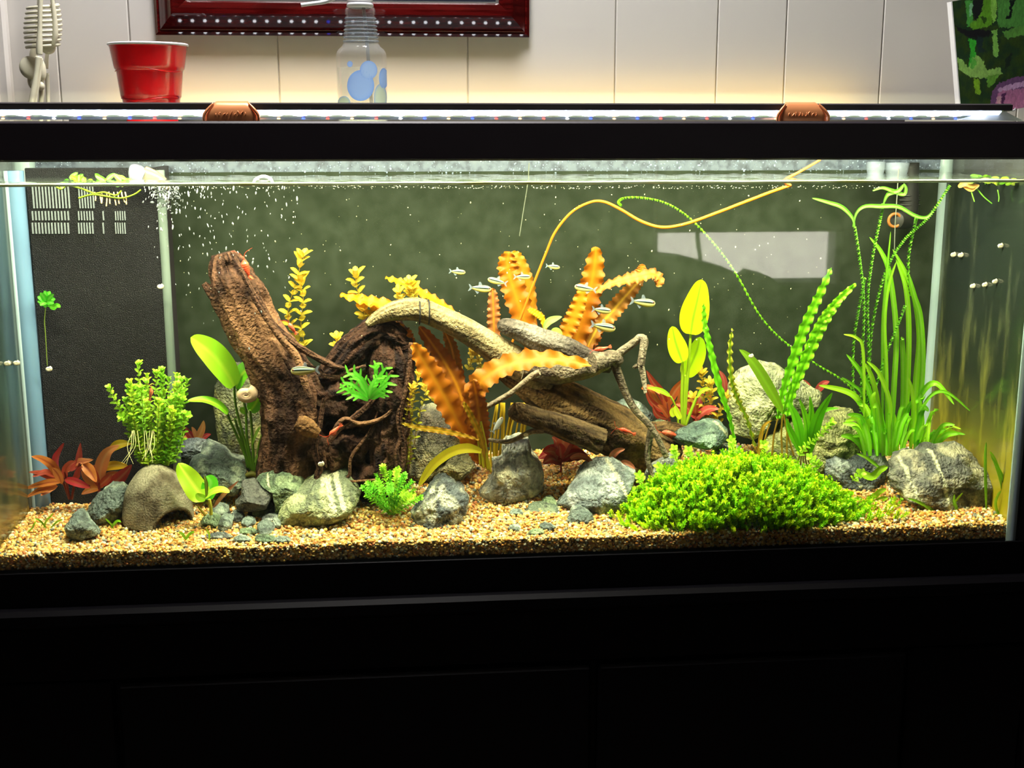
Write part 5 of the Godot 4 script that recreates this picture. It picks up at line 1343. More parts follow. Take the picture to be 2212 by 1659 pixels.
func floats() -> void:
	var yl := WATER
	var o := thing("floating_plant", "tangle of floating green leaves and stems at the surface over the overflow box", "floating plant", at(200, 396, -0.12))
	for i in 26:
		var x := rng.randf_range(118, 292)
		var z := rng.randf_range(-0.16, -0.06)
		var b := at(x, 396, z)
		b.y = yl
		var a := rng.randf() * TAU
		var d := Vector3(cos(a), rng.randf_range(0.0, 0.9) * (1.0 if i % 2 else -1.0), sin(a)).normalized()
		var mb := MB.new()
		blade(mb, PackedVector3Array([b, b + d * 0.006, b + d * 0.012]), 0.003, [rgb(84, 150, 26), rgb(112, 150, 26), rgb(64, 128, 22)][i % 3], {"n": 6, "nc": 5, "prof": 2})
		part(o, "leaf", mb, M.leaf)
	for q in [[170,428, 200,420, 230,424, 262,428, 290,420, 304,410], [185,410, 205,418, 225,415, 250,422, 262,412], [112,396, 130,408, 140,404, 150,398], [150,400, 178,408, 190,414]]:
		stalk(o, q, 2.2, -0.11, -0.10, rgb(100, 125, 28), "runner")
	for i in 9:
		var x := 205.0 + i * 8 + rng.randf_range(-3, 3)
		stalk(o, [x, 415, x + 2, 425, x + rng.randf_range(0, 8), rng.randf_range(430, 446)], 1.6, -0.11, -0.105, rgb(190, 160, 110), "root")
	o = thing("floating_plant", "raft of floating leaves with hanging roots at the surface in the far right corner", "floating plant", at(2140, 396, -0.09))
	for i in 40:
		var x := rng.randf_range(2095, 2215)
		var z := rng.randf_range(-0.14, -0.05)
		var b := at(x, 396, z)
		b.y = yl - 0.002
		b.x = minf(b.x, SIDE - 0.012)
		var a := rng.randf() * TAU
		var d := Vector3(cos(a), rng.randf_range(-0.8, 0.3), sin(a)).normalized()
		var mb := MB.new()
		blade(mb, PackedVector3Array([b, b + d * 0.006, b + d * 0.0105]), 0.003, [rgb(120, 165, 30), rgb(90, 150, 26), rgb(150, 170, 60)][i % 3], {"n": 6, "nc": 5, "prof": 2})
		part(o, "leaf", mb, M.leaf)
	for q in [[2070,404, 2085,396, 2100,402, 2110,398], [2080,400, 2095,408, 2105,404, 2116,400]]:
		leaf(o, q, 7, -0.09, -0.085, rgb(205, 150, 80), {"prof": 2, "label": "pale orange decaying leaf"})
	for q in [[2095,405, 2100,420, 2105,436], [2108,405, 2125,425, 2143,440], [2155,410, 2158,425, 2157,436], [2190,408, 2193,422, 2192,434]]:
		stalk(o, q, 1.5, -0.09, -0.085, rgb(110, 180, 50), "root")

func fish(label: String, x: float, y: float, z: float, ln: float, dir: float, pitch: float, pale := 0.0) -> void:
	var l := ln * px(z)
	var c := at(x, y, z)
	var o := thing("tetra_fish", label, "fish", c, "small striped fish among the plants")
	var b := Basis(Vector3(0, 0, 1), deg_to_rad(pitch)) * Basis(Vector3.UP, 0.0 if dir > 0 else PI)
	b = Basis(Vector3.UP, 0.18 * dir) * b
	var mb := MB.new()
	var nr := 26
	var na := 28
	for i in nr + 1:
		var t := float(i) / nr                       # 0 at the nose
		var h := l * 0.118 * pow(sin(PI * pow(minf(t * 0.93 + 0.02, 0.97), 0.72)), 0.85) + l * 0.018
		if i == 0: h = l * 0.012
		for j in na:
			var a := TAU * j / na
			var s := sin(a)
			var p := Vector3(l * (0.40 - 0.78 * t), s * h * (1.0 if s > 0 else 1.15), cos(a) * h * 0.42)
			var col := rgb(196, 196, 150).lerp(rgb(205, 190, 80), clampf(-s * 1.2, 0, 1))
			if s > 0.62: col = rgb(92, 98, 74)
			elif s > 0.30 and t > 0.1 and t < 0.93: col = rgb(205, 250, 238)
			elif s > 0.30: col = rgb(120, 125, 100)
			elif s > -0.05 and t > 0.14: col = rgb(26, 36, 38)
			col = col.lerp(rgb(190, 195, 190), pale)
			mb.vert(c + b * p, col)
	mb.rows(0, nr + 1, na, true)
	mb.outward()
	var body := part(o, "body", mb, M.fish)
	for s in [1.0, -1.0]:
		var e := MB.new()
		ball(e, c + b * Vector3(l * 0.315, l * 0.022, s * l * 0.035), Vector3(l * 0.034, l * 0.034, l * 0.018), func(d): return rgb(12, 12, 14) if absf(d.z) > 0.72 else rgb(205, 110, 80), 8, 12, b)
		part(body, "eye", e, M.gloss)
	for q in [["tail_fin", [[-0.36, 0.02], [-0.47, 0.13], [-0.53, 0.14], [-0.46, 0.0], [-0.53, -0.14], [-0.47, -0.12], [-0.36, -0.02]]], ["dorsal_fin", [[0.02, 0.14], [-0.06, 0.255], [-0.12, 0.24], [-0.13, 0.10]]], ["anal_fin", [[-0.06, -0.13], [-0.14, -0.22], [-0.18, -0.20], [-0.30, -0.05]]]]:
		var f := MB.new()
		var poly := PackedVector2Array()
		for r in q[1]: poly.append(Vector2(r[0] * l, r[1] * l))
		prism(f, poly, -0.00025, 0.00025, Color.WHITE)
		for i in f.v.size(): f.v[i] = c + b * f.v[i]
		part(o, q[0], f, M.fin)

func shrimp(label: String, flat: Array, z: float, r: float, col := Color(0.62, 0.06, 0.025)) -> void:
	var p := path(flat, z, z)
	var o := thing("cherry_shrimp", label, "shrimp", p[0], "small red shrimp")
	var paint := func(_t, a, q):
		return col.lerp(Color(0.75, 0.22, 0.12), clampf(fbm.get_noise_3d(q.x * 4000, q.y * 4000, a * 20) * 1.4 + 0.2, 0, 1))
	var mb := MB.new()
	sweep(mb, p, [r * 0.35 * px(z), r * px(z), r * 0.95 * px(z), r * 0.7 * px(z), r * 0.3 * px(z)], 24, 12, func(t, _a, rr, _q): return rr * (1.0 + 0.07 * sin(t * 50.0)), paint)
	mb.outward()
	var body := part(o, "body", mb, M.gloss)
	var n := p.size()
	var d := (p[n - 1] - p[n - 2]).normalized()
	for s in [-0.5, 0.0, 0.5]:
		var f := MB.new()
		blade(f, PackedVector3Array([p[n - 1], p[n - 1] + d.rotated(Vector3(0, 0, 1), s) * r * 0.9 * px(z), p[n - 1] + d.rotated(Vector3(0, 0, 1), s) * r * 1.7 * px(z)]), r * 0.35 * px(z), col, {"n": 4, "nc": 3, "prof": 2})
		part(o, "tail_fan", f, M.gloss)
	d = (p[0] - p[1]).normalized()
	for s in [-0.35, 0.35]:
		part(body, "antenna", tube(PackedVector3Array([p[0], p[0] + d.rotated(Vector3(0, 0, 1), s) * r * 2.0 * px(z), p[0] + d.rotated(Vector3(0, 0, 1), s * 2.2) * r * 4.0 * px(z)]), [0.00025, 0.00015], col, 6, 4), M.gloss)
	for k in 5:
		var q := p[1].lerp(p[mini(2, n - 1)], k / 5.0)
		part(body, "leg", tube(PackedVector3Array([q, q + Vector3(0.0004, -r * 0.9 * px(z), 0.001), q + Vector3(0.001, -r * 1.5 * px(z), 0.002)]), [0.0003, 0.00015], col, 4, 4), M.gloss)

func snail(label: String, x: float, y: float, z: float, r: float, col: Color, col2: Color, group := "") -> void:
	var c := at(x, y, z)
	var o := thing("snail", label, "snail", c, group)
	var s := r * px(z)
	var mb := MB.new()
	# a coiled cone: a tube winding in and growing
	var pts := PackedVector3Array()
	var rad := []
	for i in 19:
		var t := i / 18.0
		var a := t * TAU * 2.2
		var q := lerpf(0.10, 0.62, t) * s
		pts.append(c + Vector3(cos(a) * q * 1.15, sin(a) * q * 0.8, lerpf(0.35, -0.1, t) * s))
		rad.append(lerpf(0.15, 0.62, t) * s)
	sweep(mb, pts, rad, 44, 10, null, func(t, a, _q): return col.lerp(col2, clampf(0.5 + 0.6 * sin(a * 2.0 + t * 9.0), 0, 1)))
	mb.outward()
	part(o, "shell", mb, M.gloss)
	mb = MB.new()
	ball(mb, c + Vector3(0.2 * s, -0.62 * s, 0), Vector3(0.8 * s, 0.16 * s, 0.4 * s), rgb(120, 105, 80), 6, 10)
	part(o, "foot", mb, M.plain)

func animals() -> void:
	fish("striped fish facing left in front of the stump", 655, 800, -0.070, 70, -1, 3)
	fish("small deep bodied fish hovering alone above the arched limb", 990, 587, -0.150, 40, 1, -6)
	fish("fish at the left end of the row beside the ruffled leaves", 1040, 623, -0.140, 56, 1, -6)
	fish("fish half hidden behind the left ruffled leaf, facing left", 1072, 607, -0.150, 48, -1, -14)
	fish("fish crossing in front of the upright ruffled leaf, just left of the stalk", 1130, 598, -0.150, 42, 1, -2)
	fish("bluish fish touching the orange stalk", 1196, 576, -0.160, 36, 1, -8)
	fish("fish facing left across the tallest right hand ruffled leaf", 1262, 622, -0.150, 54, -1, -10)
	fish("upper of two fish over the brown ruffled leaf, below the curled one", 1302, 670, -0.130, 50, 1, -8)
	fish("lower of two fish over the brown ruffled leaf", 1306, 706, -0.125, 66, 1, -12)
	fish("largest striped fish, in open water right of the ruffled leaves", 1392, 653, -0.120, 66, 1, -8)
	fish("pale greyish fish in the shade between the yellow stalks", 1076, 916, -0.150, 46, 1, 55, 0.85)
	shrimp("red shrimp climbing the upper right edge of the leaning stump limb", [527,562, 529,572, 533,584, 537,594], -0.115, 8)
	shrimp("red shrimp on the dark hollow base of the stump", [712,940, 719,934, 726,928, 733,921], -0.060, 5.5)
	shrimp("red shrimp on the stump edge beside the tall yellow stem plant", [624,698, 628,704, 633,711, 637,716], -0.115, 5)
	shrimp("red shrimp on the log left of the forked twig", [1338,927, 1346,929, 1356,932, 1366,936], -0.085, 5.5)
	shrimp("red shrimp on the log end right of the forked twig", [1430,934, 1440,935, 1452,938, 1464,942], -0.150, 6.5)
	shrimp("red shrimp on top of the log between small tufts of moss", [1284,756, 1294,754, 1304,753, 1314,750], -0.125, 5)
	shrimp("reddish shrimp among the roots of the bushy stem plant", [326,838, 327,846, 325,853, 324,860], -0.095, 4, Color(0.5, 0.12, 0.04))
	snail("large tan and grey snail on the broad leaved plant stalk", 532, 852, -0.115, 21, rgb(176, 150, 124), rgb(206, 176, 140))
	for q in [["left of two pale snails on the left end glass", 15, 785, -0.110], ["right of two pale snails on the left end glass", 35, 784, -0.145], ["pale snail on the edge of the black overflow box", 105, 797, -0.168], ["white snail stuck to the bright overflow corner seam", 346, 619, -0.165], ["tiny snail on the tip of the dark lance leaf", 1622, 769, -0.112], ["left snail of three high on the right end glass", 2059, 550, -0.209], ["second snail of three high on the right end glass", 2075, 551, -0.187], ["snail highest on the right end glass", 2161, 531, -0.082], ["white snail lowest on the right end glass", 2101, 618, -0.147], ["small snail beside the white one on the right end glass", 2127, 615, -0.115], ["pale snail just above the white pair on the right end glass", 2149, 608, -0.089], ["white snail on the tip of the central peak rock", 1136, 939, -0.102], ["small snail on the striped top of the dark shaded rock under the stump", 693, 1002, -0.06]]:
		snail(q[0], q[1], q[2], q[3], 6.5 if q[1] < 1130 or q[1] > 2000 else 5.5, rgb(210, 200, 170), rgb(235, 230, 210), "small pale snails")

func equipment() -> void:
	# black overflow box in the left rear corner
	var z := -0.185
	var a := at(80, 700, z)
	var b := at(352, 560, z)
	var o := thing("overflow_box", "black textured overflow box with a slotted comb in the left rear corner", "overflow box", Vector3((a.x + b.x) / 2, EYE - 0.476, z - 0.03))
	var fp := boxpart(o, "front_panel", Vector3(a.x, EYE - 0.477, z - 0.006), Vector3(b.x, EYE - 0.052, z), M.overflow, 0.001)
	boxpart(o, "side_panel", Vector3(b.x - 0.006, EYE - 0.477, BACK), Vector3(b.x, EYE - 0.052, z - 0.0061), M.black)
	part(o, "corner_seam", tube(PackedVector3Array([Vector3(b.x + 0.002, EYE - 0.476, z - 0.003), Vector3(b.x + 0.002, EYE - 0.25, z - 0.003), Vector3(b.x + 0.002, EYE - 0.055, z - 0.003)]), [0.0058, 0.0056, 0.0058], Color.WHITE, 2, 14), M.grey_bead, "pale glossy corner seam")
	part(o, "wall_seam", tube(PackedVector3Array([Vector3(a.x - 0.012, EYE - 0.476, z + 0.002), Vector3(a.x - 0.012, EYE - 0.25, z + 0.002), Vector3(a.x - 0.012, EYE - 0.055, z + 0.002)]), [0.0115, 0.0115, 0.0115], Color.WHITE, 2, 18), M.blue_bead, "pale blue glossy seam beside the end glass")
	part(o, "wall_seam", tube(PackedVector3Array([Vector3(a.x - 0.019, EYE - 0.476, z + 0.011), Vector3(a.x - 0.019, EYE - 0.25, z + 0.011), Vector3(a.x - 0.019, EYE - 0.055, z + 0.011)]), [0.0028, 0.0030, 0.0028], Color.WHITE, 2, 12), M.bead, "thin white edge of the glossy seam")
	var xs := []
	for r in [[68, 150, 7.0], [168, 204, 6.0], [221, 222, 6.0], [248, 270, 5.0]]:
		var x: float = r[0]
		while x < r[1]:
			xs.append([x, r[2]])
			x += r[2]
	for q in xs:
		for seg in [[398, 450], [456, 476], [481, 505]]:
			if seg[1] < 452 and q[0] > 215: continue
			var p0 := at(q[0], seg[0], z + 0.0012)
			var p1 := at(q[0] + q[1] * 0.5, seg[1], z + 0.0012)
			boxpart(fp, "comb_tooth", Vector3(p0.x, p1.y, z), Vector3(p0.x + q[1] * 0.45 * px(z), p0.y, z + 0.0016), M.comb)
	# nozzle with a splash
	z = -0.150
	o = thing("return_nozzle", "white nozzle with a flattened clear spout at the waterline beside the overflow box", "nozzle", at(300, 380, z))
	var mb := MB.new()
	sweep(mb, path([280,372, 286,373, 300,378, 312,383], z, z), [13 * px(z), 19 * px(z), 20 * px(z), 17 * px(z)], 16, 20, null, rgb(112, 118, 128))
	mb.outward()
	part(o, "collar", mb, M.gloss)
	mb = MB.new()
	sweep(mb, path([310,377, 330,384, 350,394, 368,404], z, z), [19 * px(z), 17 * px(z), 13 * px(z), 8 * px(z)], 16, 20, null, rgb(112, 104, 88), 0.6)
	mb.outward()
	part(o, "spout", mb, M.gloss, "beige tapered spout")
	z = -0.228
	o = thing("return_pipe", "black return pipe with a brown stained outlet facing forward near the right rear corner", "pipe", at(1965, 440, z))
	part(o, "riser", tube(path([1966,352, 1965,400, 1964,440, 1962,476], z, z), [20 * px(z), 20 * px(z)], rgb(34, 36, 34), 10, 20), M.plain)
	part(o, "elbow", tube(PackedVector3Array([at(1962, 474, z), at(1950, 476, z + 0.012), at(1934, 476, z + 0.034)]), [20 * px(z), 20 * px(z), 18 * px(z)], rgb(42, 42, 38), 12, 20), M.plain)
	var ring := PackedVector3Array()
	var c := at(1933, 476, z + 0.036)
	for i in 17: ring.append(c + Vector3(cos(TAU * i / 16.0) * 14 * px(z), sin(TAU * i / 16.0) * 14 * px(z), 0))
	part(o, "outlet_ring", tube(ring, [3.4 * px(z), 3.4 * px(z)], rgb(150, 92, 42), 48, 8), M.plain, "brown stained outlet rim")
	for yy in [422, 432, 442]: part(o, "ridge", tube(PackedVector3Array([at(1943, yy, z + 0.004), at(1965, yy + 1, z + 0.0115), at(1987, yy, z + 0.004)]), [0.0012, 0.0012], rgb(50, 52, 50), 10, 6), M.plain)
	z = -0.20
	o = thing("clear_fitting", "hazy clear plastic fitting above the waterline near the right rear corner", "fitting", at(1910, 372, z))
	mb = MB.new()
	lathe(mb, at(1890, 390, z), [[0.0, 0.0], [0.012, 0.0], [0.014, 0.004], [0.010, 0.008], [0.012, 0.016], [0.012, 0.024], [0.0, 0.025]], 20, rgb(150, 165, 190))
	part(o, "cup", mb, M.fin)
	mb = MB.new()
	lathe(mb, at(1935, 392, z), [[0.0, 0.0], [0.009, 0.0], [0.014, 0.012], [0.016, 0.024], [0.0, 0.025]], 20, rgb(150, 165, 190))
	part(o, "funnel", mb, M.fin)
	z = -0.12
	o = thing("airline_loop", "small white loop of tubing poking out of the water right of the nozzle", "tubing", at(570, 395, z))
	part(o, "tube", tube(path([547,402, 550,390, 560,383, 572,381, 584,386, 590,398], z, z), [3.2 * px(z), 3.2 * px(z)], rgb(235, 235, 240), 24, 8), M.gloss)
	for q in [["thin dark line hanging from the surface left of the orange stalk", [1143,352, 1140,395, 1133,440, 1122,510], -0.24], ["thin pale line hanging from the surface beside the return pipe", [1941,365, 1938,420, 1934,480, 1932,540], -0.16]]:
		solo("thread", q[0], "thread", tube(path(q[1], q[2], q[2]), [0.0007, 0.0006], rgb(120, 125, 110), 16, 5), M.plain, at(q[1][0], q[1][1], q[2]))
	# what drifts in the water and clings to the glass above it
	specks("air_bubbles", "white air bubbles streaming from the nozzle and drifting to the right", "bubbles", 260, func():
		var t := rng.randf()
		var x := 335.0 + 300.0 * t * t + rng.randf_range(-30, 40)
		return at(x, 402 + rng.randf() * rng.randf() * (70 + 420 * t) , rng.randf_range(-0.2, -0.05)), 0.0004, 0.0011, rgb(150, 156, 160), 2.6)
	specks("splash_foam", "white churned foam below the nozzle", "foam", 170, func():
		return at(328 + rng.randf() * 60, 402 + rng.randf() * rng.randf() * 66, -0.15 + rng.randf_range(-0.01, 0.03)), 0.0006, 0.0026, rgb(92, 98, 100), 0.6)
	specks("surface_foam", "line of tiny bubbles just under the waterline", "foam", 420, func():
		return at(rng.randf_range(340, 1900), rng.randf_range(401, 408), rng.randf_range(-0.02, -0.007)), 0.0004, 0.0010, rgb(150, 152, 130), 0.7)
	specks("glass_droplets", "water droplets clinging to the rear glass above the waterline", "droplets", 620, func():
		return Vector3(rng.randf_range(-SIDE, SIDE), EYE - rng.randf_range(0.046, 0.063), BACK + 0.0008), 0.0005, 0.0016, rgb(150, 165, 190), 1.0)
	specks("drifting_specks", "pale specks of debris hanging in the water", "debris", 230, func():
		return at(rng.randf_range(380, 1780), 420 + 330 * rng.randf(), rng.randf_range(-0.23, -0.03)), 0.0003, 0.0009, rgb(210, 205, 165), 1.3)

func specks(called: String, label: String, cat: String, n: int, where: Callable, r0: float, r1: float, col: Color, tall: float) -> void:
	var o := MultiMeshInstance3D.new()
	o.name = called
	var mb := MB.new()
	ball(mb, Vector3.ZERO, Vector3(1, 1, 1), Color.WHITE, 5, 7)
	var mm := MultiMesh.new()
	mm.transform_format = MultiMesh.TRANSFORM_3D
	mm.use_colors = true
	mm.mesh = mb.mesh()
	mm.instance_count = n
	for i in n:
		var r := lerpf(r0, r1, pow(rng.randf(), 2.0))
		var k := Vector3(r, r * tall * rng.randf_range(0.6, 1.3), r)
		mm.set_instance_transform(i, Transform3D(Basis.from_euler(Vector3(0, 0, rng.randf_range(-0.4, 0.4))).scaled_local(k), where.call()))
		var c := col * rng.randf_range(0.6, 1.1)
		c.a = 1.0
		mm.set_instance_color(i, c)
	o.multimesh = mm
	o.material_override = M.gloss
	add_child(o)
	tag(o, label, cat, "", "stuff")

func props() -> void:
	var zc := -0.235
	# red party cup
	var s := px(zc)
	var top := at(320, 97, zc)
	var base_y := EYE - 0.001
	var h := top.y - base_y
	var o := thing("party_cup", "glossy red plastic party cup with a white rim standing behind the light bar", "cup", Vector3(top.x, base_y, zc))
	var prof := []
	var f := func(y: float, r: float): prof.append([r * s, h - (y - 97.0) * s])
	for q in [[100, 78], [103, 76.5], [140, 70.5], [144, 69.5], [147, 67.5], [150, 66], [196, 61], [200, 60.5], [203, 58.5], [206, 57.5], [240, 54], [244, 52], [278, 50], [284, 47]]: f.call(q[0], q[1])
	prof.append([46.0 * s, 0.0]); prof.append([0.0, 0.001])
	var mb := MB.new()
	lathe(mb, Vector3(top.x, base_y, zc), prof, 72, rgb(205, 18, 22))
	mb.outward()
	part(o, "body", mb, M.gloss)
	mb = MB.new()
	lathe(mb, Vector3(top.x, base_y, zc), [[75.0 * s, h - 2 * s], [64.0 * s, h - 45 * s], [55.0 * s, h - 102 * s], [46.0 * s, h - 150 * s], [42.0 * s, h - 180 * s], [0.0, h - 181 * s]], 60, rgb(230, 230, 235))
	part(o, "inner_lining", mb, M.plain, "white inside of the cup")
	var ring := PackedVector3Array()
	for i in 25: ring.append(Vector3(top.x + cos(TAU * i / 24.0) * 78 * s, top.y, zc + sin(TAU * i / 24.0) * 78 * s))
	part(o, "rim", tube(ring, [2.6 * s, 2.6 * s], rgb(232, 230, 240), 96, 10), M.gloss, "rolled white rim")
	for q in [[148, 67.0, 4.0], [205, 58.5, -3.5]]:      # moulded wavy bands
		ring = PackedVector3Array()
		for i in 33:
			var a := lerpf(0.25, PI - 0.25, i / 32.0)
			var yy: float = h - (q[0] - 97.0 + q[2] * sin(a * 2.4)) * s
			ring.append(Vector3(top.x + cos(a) * (q[1] + 0.6) * s, base_y + yy, zc + sin(a) * (q[1] + 0.6) * s))
		part(o, "moulded_band", tube(ring, [1.0 * s, 1.6 * s, 1.6 * s, 1.0 * s], rgb(205, 18, 22), 64, 8), M.gloss)
	# spray bottle
	zc = -0.225
	s = px(zc)
	var c := at(780, 100, zc)
	var y0 := base_y
	o = thing("spray_bottle", "clear spray bottle with blue bubble prints and a ribbed neck, half full", "bottle", Vector3(c.x, y0, zc))
	var yy := func(p: float): return at(780, p, zc).y - y0
	prof = [[0.0, 0.001], [46 * s, 0.0], [52 * s, 0.004], [52 * s, yy.call(200)], [53 * s, yy.call(125)], [52 * s, yy.call(116)], [48 * s, yy.call(108)], [40 * s, yy.call(101)], [36 * s, yy.call(94)]]
	for i in 9:
		var p := 90.0 - i * 6.6
		prof.append([(36.5 - i * 0.6) * s, yy.call(p)])
		prof.append([(34.0 - i * 0.6) * s, yy.call(p - 3.3)])
	for q in [[31.5, 31], [31, 22], [29, 17], [25, 15]]: prof.append([q[0] * s, yy.call(q[1])])
	mb = MB.new()
	lathe(mb, Vector3(c.x, y0, zc), prof, 56, Color.WHITE, 1.0, 0.7)
	mb.outward()
	part(o, "body", mb, M.bottle)
	mb = MB.new()
	lathe(mb, Vector3(c.x, y0, zc), [[0.0, 0.003], [49 * s, 0.003], [50 * s, yy.call(200)], [50.5 * s, yy.call(146)], [0.0, yy.call(145)]], 48, Color.WHITE, 1.0, 0.66)
	mb.outward()
	part(o, "liquid", mb, M.liquid)
	for i in 7:
		ring = PackedVector3Array()
		for j in 17: ring.append(Vector3(c.x + cos(TAU * j / 16.0) * (36.2 - i * 0.75) * s, y0 + yy.call(89.5 - i * 8.2), zc + sin(TAU * j / 16.0) * (36.2 - i * 0.75) * s * 0.7))
		part(o, "neck_ring", tube(ring, [1.3 * s, 1.3 * s], rgb(205, 205, 210), 40, 6), M.fin)
	for q in [[780, 186, 29, 33, rgb(150, 180, 240)], [797, 153, 18.5, 20, rgb(160, 188, 240)], [757, 140, 6, 6.5, rgb(150, 180, 240)], [829, 170, 10, 22, rgb(150, 180, 240)], [744, 222, 14, 14, rgb(200, 215, 190)], [822, 212, 14, 30, rgb(205, 218, 200)]]:
		mb = MB.new()
		var n := 28
		var rows_ := 5
		for i in rows_ + 1:
			for j in n:
				var a := TAU * j / n
				var r := float(i) / rows_
				var p := at(q[0] + cos(a) * q[2] * r, q[1] - sin(a) * q[3] * r, zc)
				var u := clampf((p.x - c.x) / (52.6 * s), -0.985, 0.985)
				p.x = c.x + u * 52.6 * s
				p.z = zc + sqrt(1.0 - u * u) * 53.2 * s * 0.7 + 0.0004
				mb.vert(p, (q[4] as Color).lerp(rgb(105, 150, 235), pow(r, 6.0) * 0.6))
		mb.rows(0, rows_ + 1, n, true)
		part(o, "bubble_print", mb, M.plain, "printed blue bubble" if q[4].b > q[4].g * 1.2 else "printed pale green leaf shape")
	mb = MB.new()
	lathe(mb, Vector3(c.x, y0, zc), [[22 * s, yy.call(18)], [28 * s, yy.call(14)], [27 * s, yy.call(8)], [24 * s, yy.call(5)], [27 * s, yy.call(0)], [27 * s, yy.call(-22)], [0, yy.call(-23)]], 32, rgb(232, 232, 238))
	part(o, "collar", mb, M.gloss)
	mb = MB.new()
	sweep(mb, path([826,-34, 800,-44, 765,-46, 730,-42, 705,-36], zc, zc), [10 * s, 21 * s, 22 * s, 17 * s, 9 * s], 24, 20, null, rgb(228, 228, 235), 0.7)
	mb.outward()
	part(o, "trigger_head", mb, M.gloss)
	part(o, "trigger", tube(path([738,-20, 722,-5, 700,4, 672,8, 650,11], zc, zc), [5 * s, 5 * s, 4 * s, 4 * s], rgb(222, 222, 230), 20, 10), M.gloss)
	part(o, "dip_tube", tube(PackedVector3Array([Vector3(c.x + 0.004, y0 + yy.call(10), zc), Vector3(c.x + 0.007, y0 + yy.call(80), zc), Vector3(c.x + 0.012, y0 + 0.01, zc)]), [0.0022, 0.0022], rgb(225, 225, 225), 12, 8), M.fin)
	# framed picture on the wall
	var x0 := at(337, 78, -0.335).x
	var x1 := at(1143, 78, -0.335).x
	var yb := at(740, 78, -0.335).y
	var yt := yb + 0.42
	o = thing("picture_frame", "dark picture in a glossy mahogany frame with a silver inner lip, hung on the wall", "picture frame", Vector3((x0 + x1) / 2, yb, -0.34))
	var mould := [[0.0, 0.0], [0.0, 0.006], [0.0035, 0.0085], [0.0058, 0.0080], [0.0068, 0.0092], [0.0235, 0.0228], [0.0260, 0.0234], [0.0330, 0.0226], [0.0400, 0.0205], [0.0420, 0.0185], [0.0420, 0.0]]
	var lip := [[0.0405, 0.0], [0.0405, 0.0165], [0.0440, 0.0165], [0.0450, 0.0070], [0.0450, 0.0]]
	for m in [["moulding", mould, M.mahogany], ["inner_lip", lip, M.silver]]:
		for e in 4:
			var cs := [Vector2(x0, yb), Vector2(x1, yb), Vector2(x1, yt), Vector2(x0, yt)]
			var a: Vector2 = cs[e]
			var b: Vector2 = cs[(e + 1) % 4]
			var t := (b - a).normalized()
			var inn := Vector2(-t.y, t.x)
			mb = MB.new()
			for i in m[1].size() - 1:
				var q0: Array = m[1][i]
				var q1: Array = m[1][i + 1]
				var v := []
				for w in [[a, q0, 1.0], [b, q0, -1.0], [b, q1, -1.0], [a, q1, 1.0]]:
					var pp: Vector2 = w[0] + inn * w[1][0] + t * w[1][0] * w[2]
					v.append(Vector3(pp.x, pp.y, -0.3399 + w[1][1]))
				mb.flatquad(v[3], v[2], v[1], v[0], Color.WHITE)
			part(o, m[0], mb, m[2])
	boxpart(o, "picture", Vector3(x0 + 0.0445, yb + 0.0445, -0.3395), Vector3(x1 - 0.0445, yt - 0.0445, -0.335), M.dark_picture)
	skeleton()
	painting()

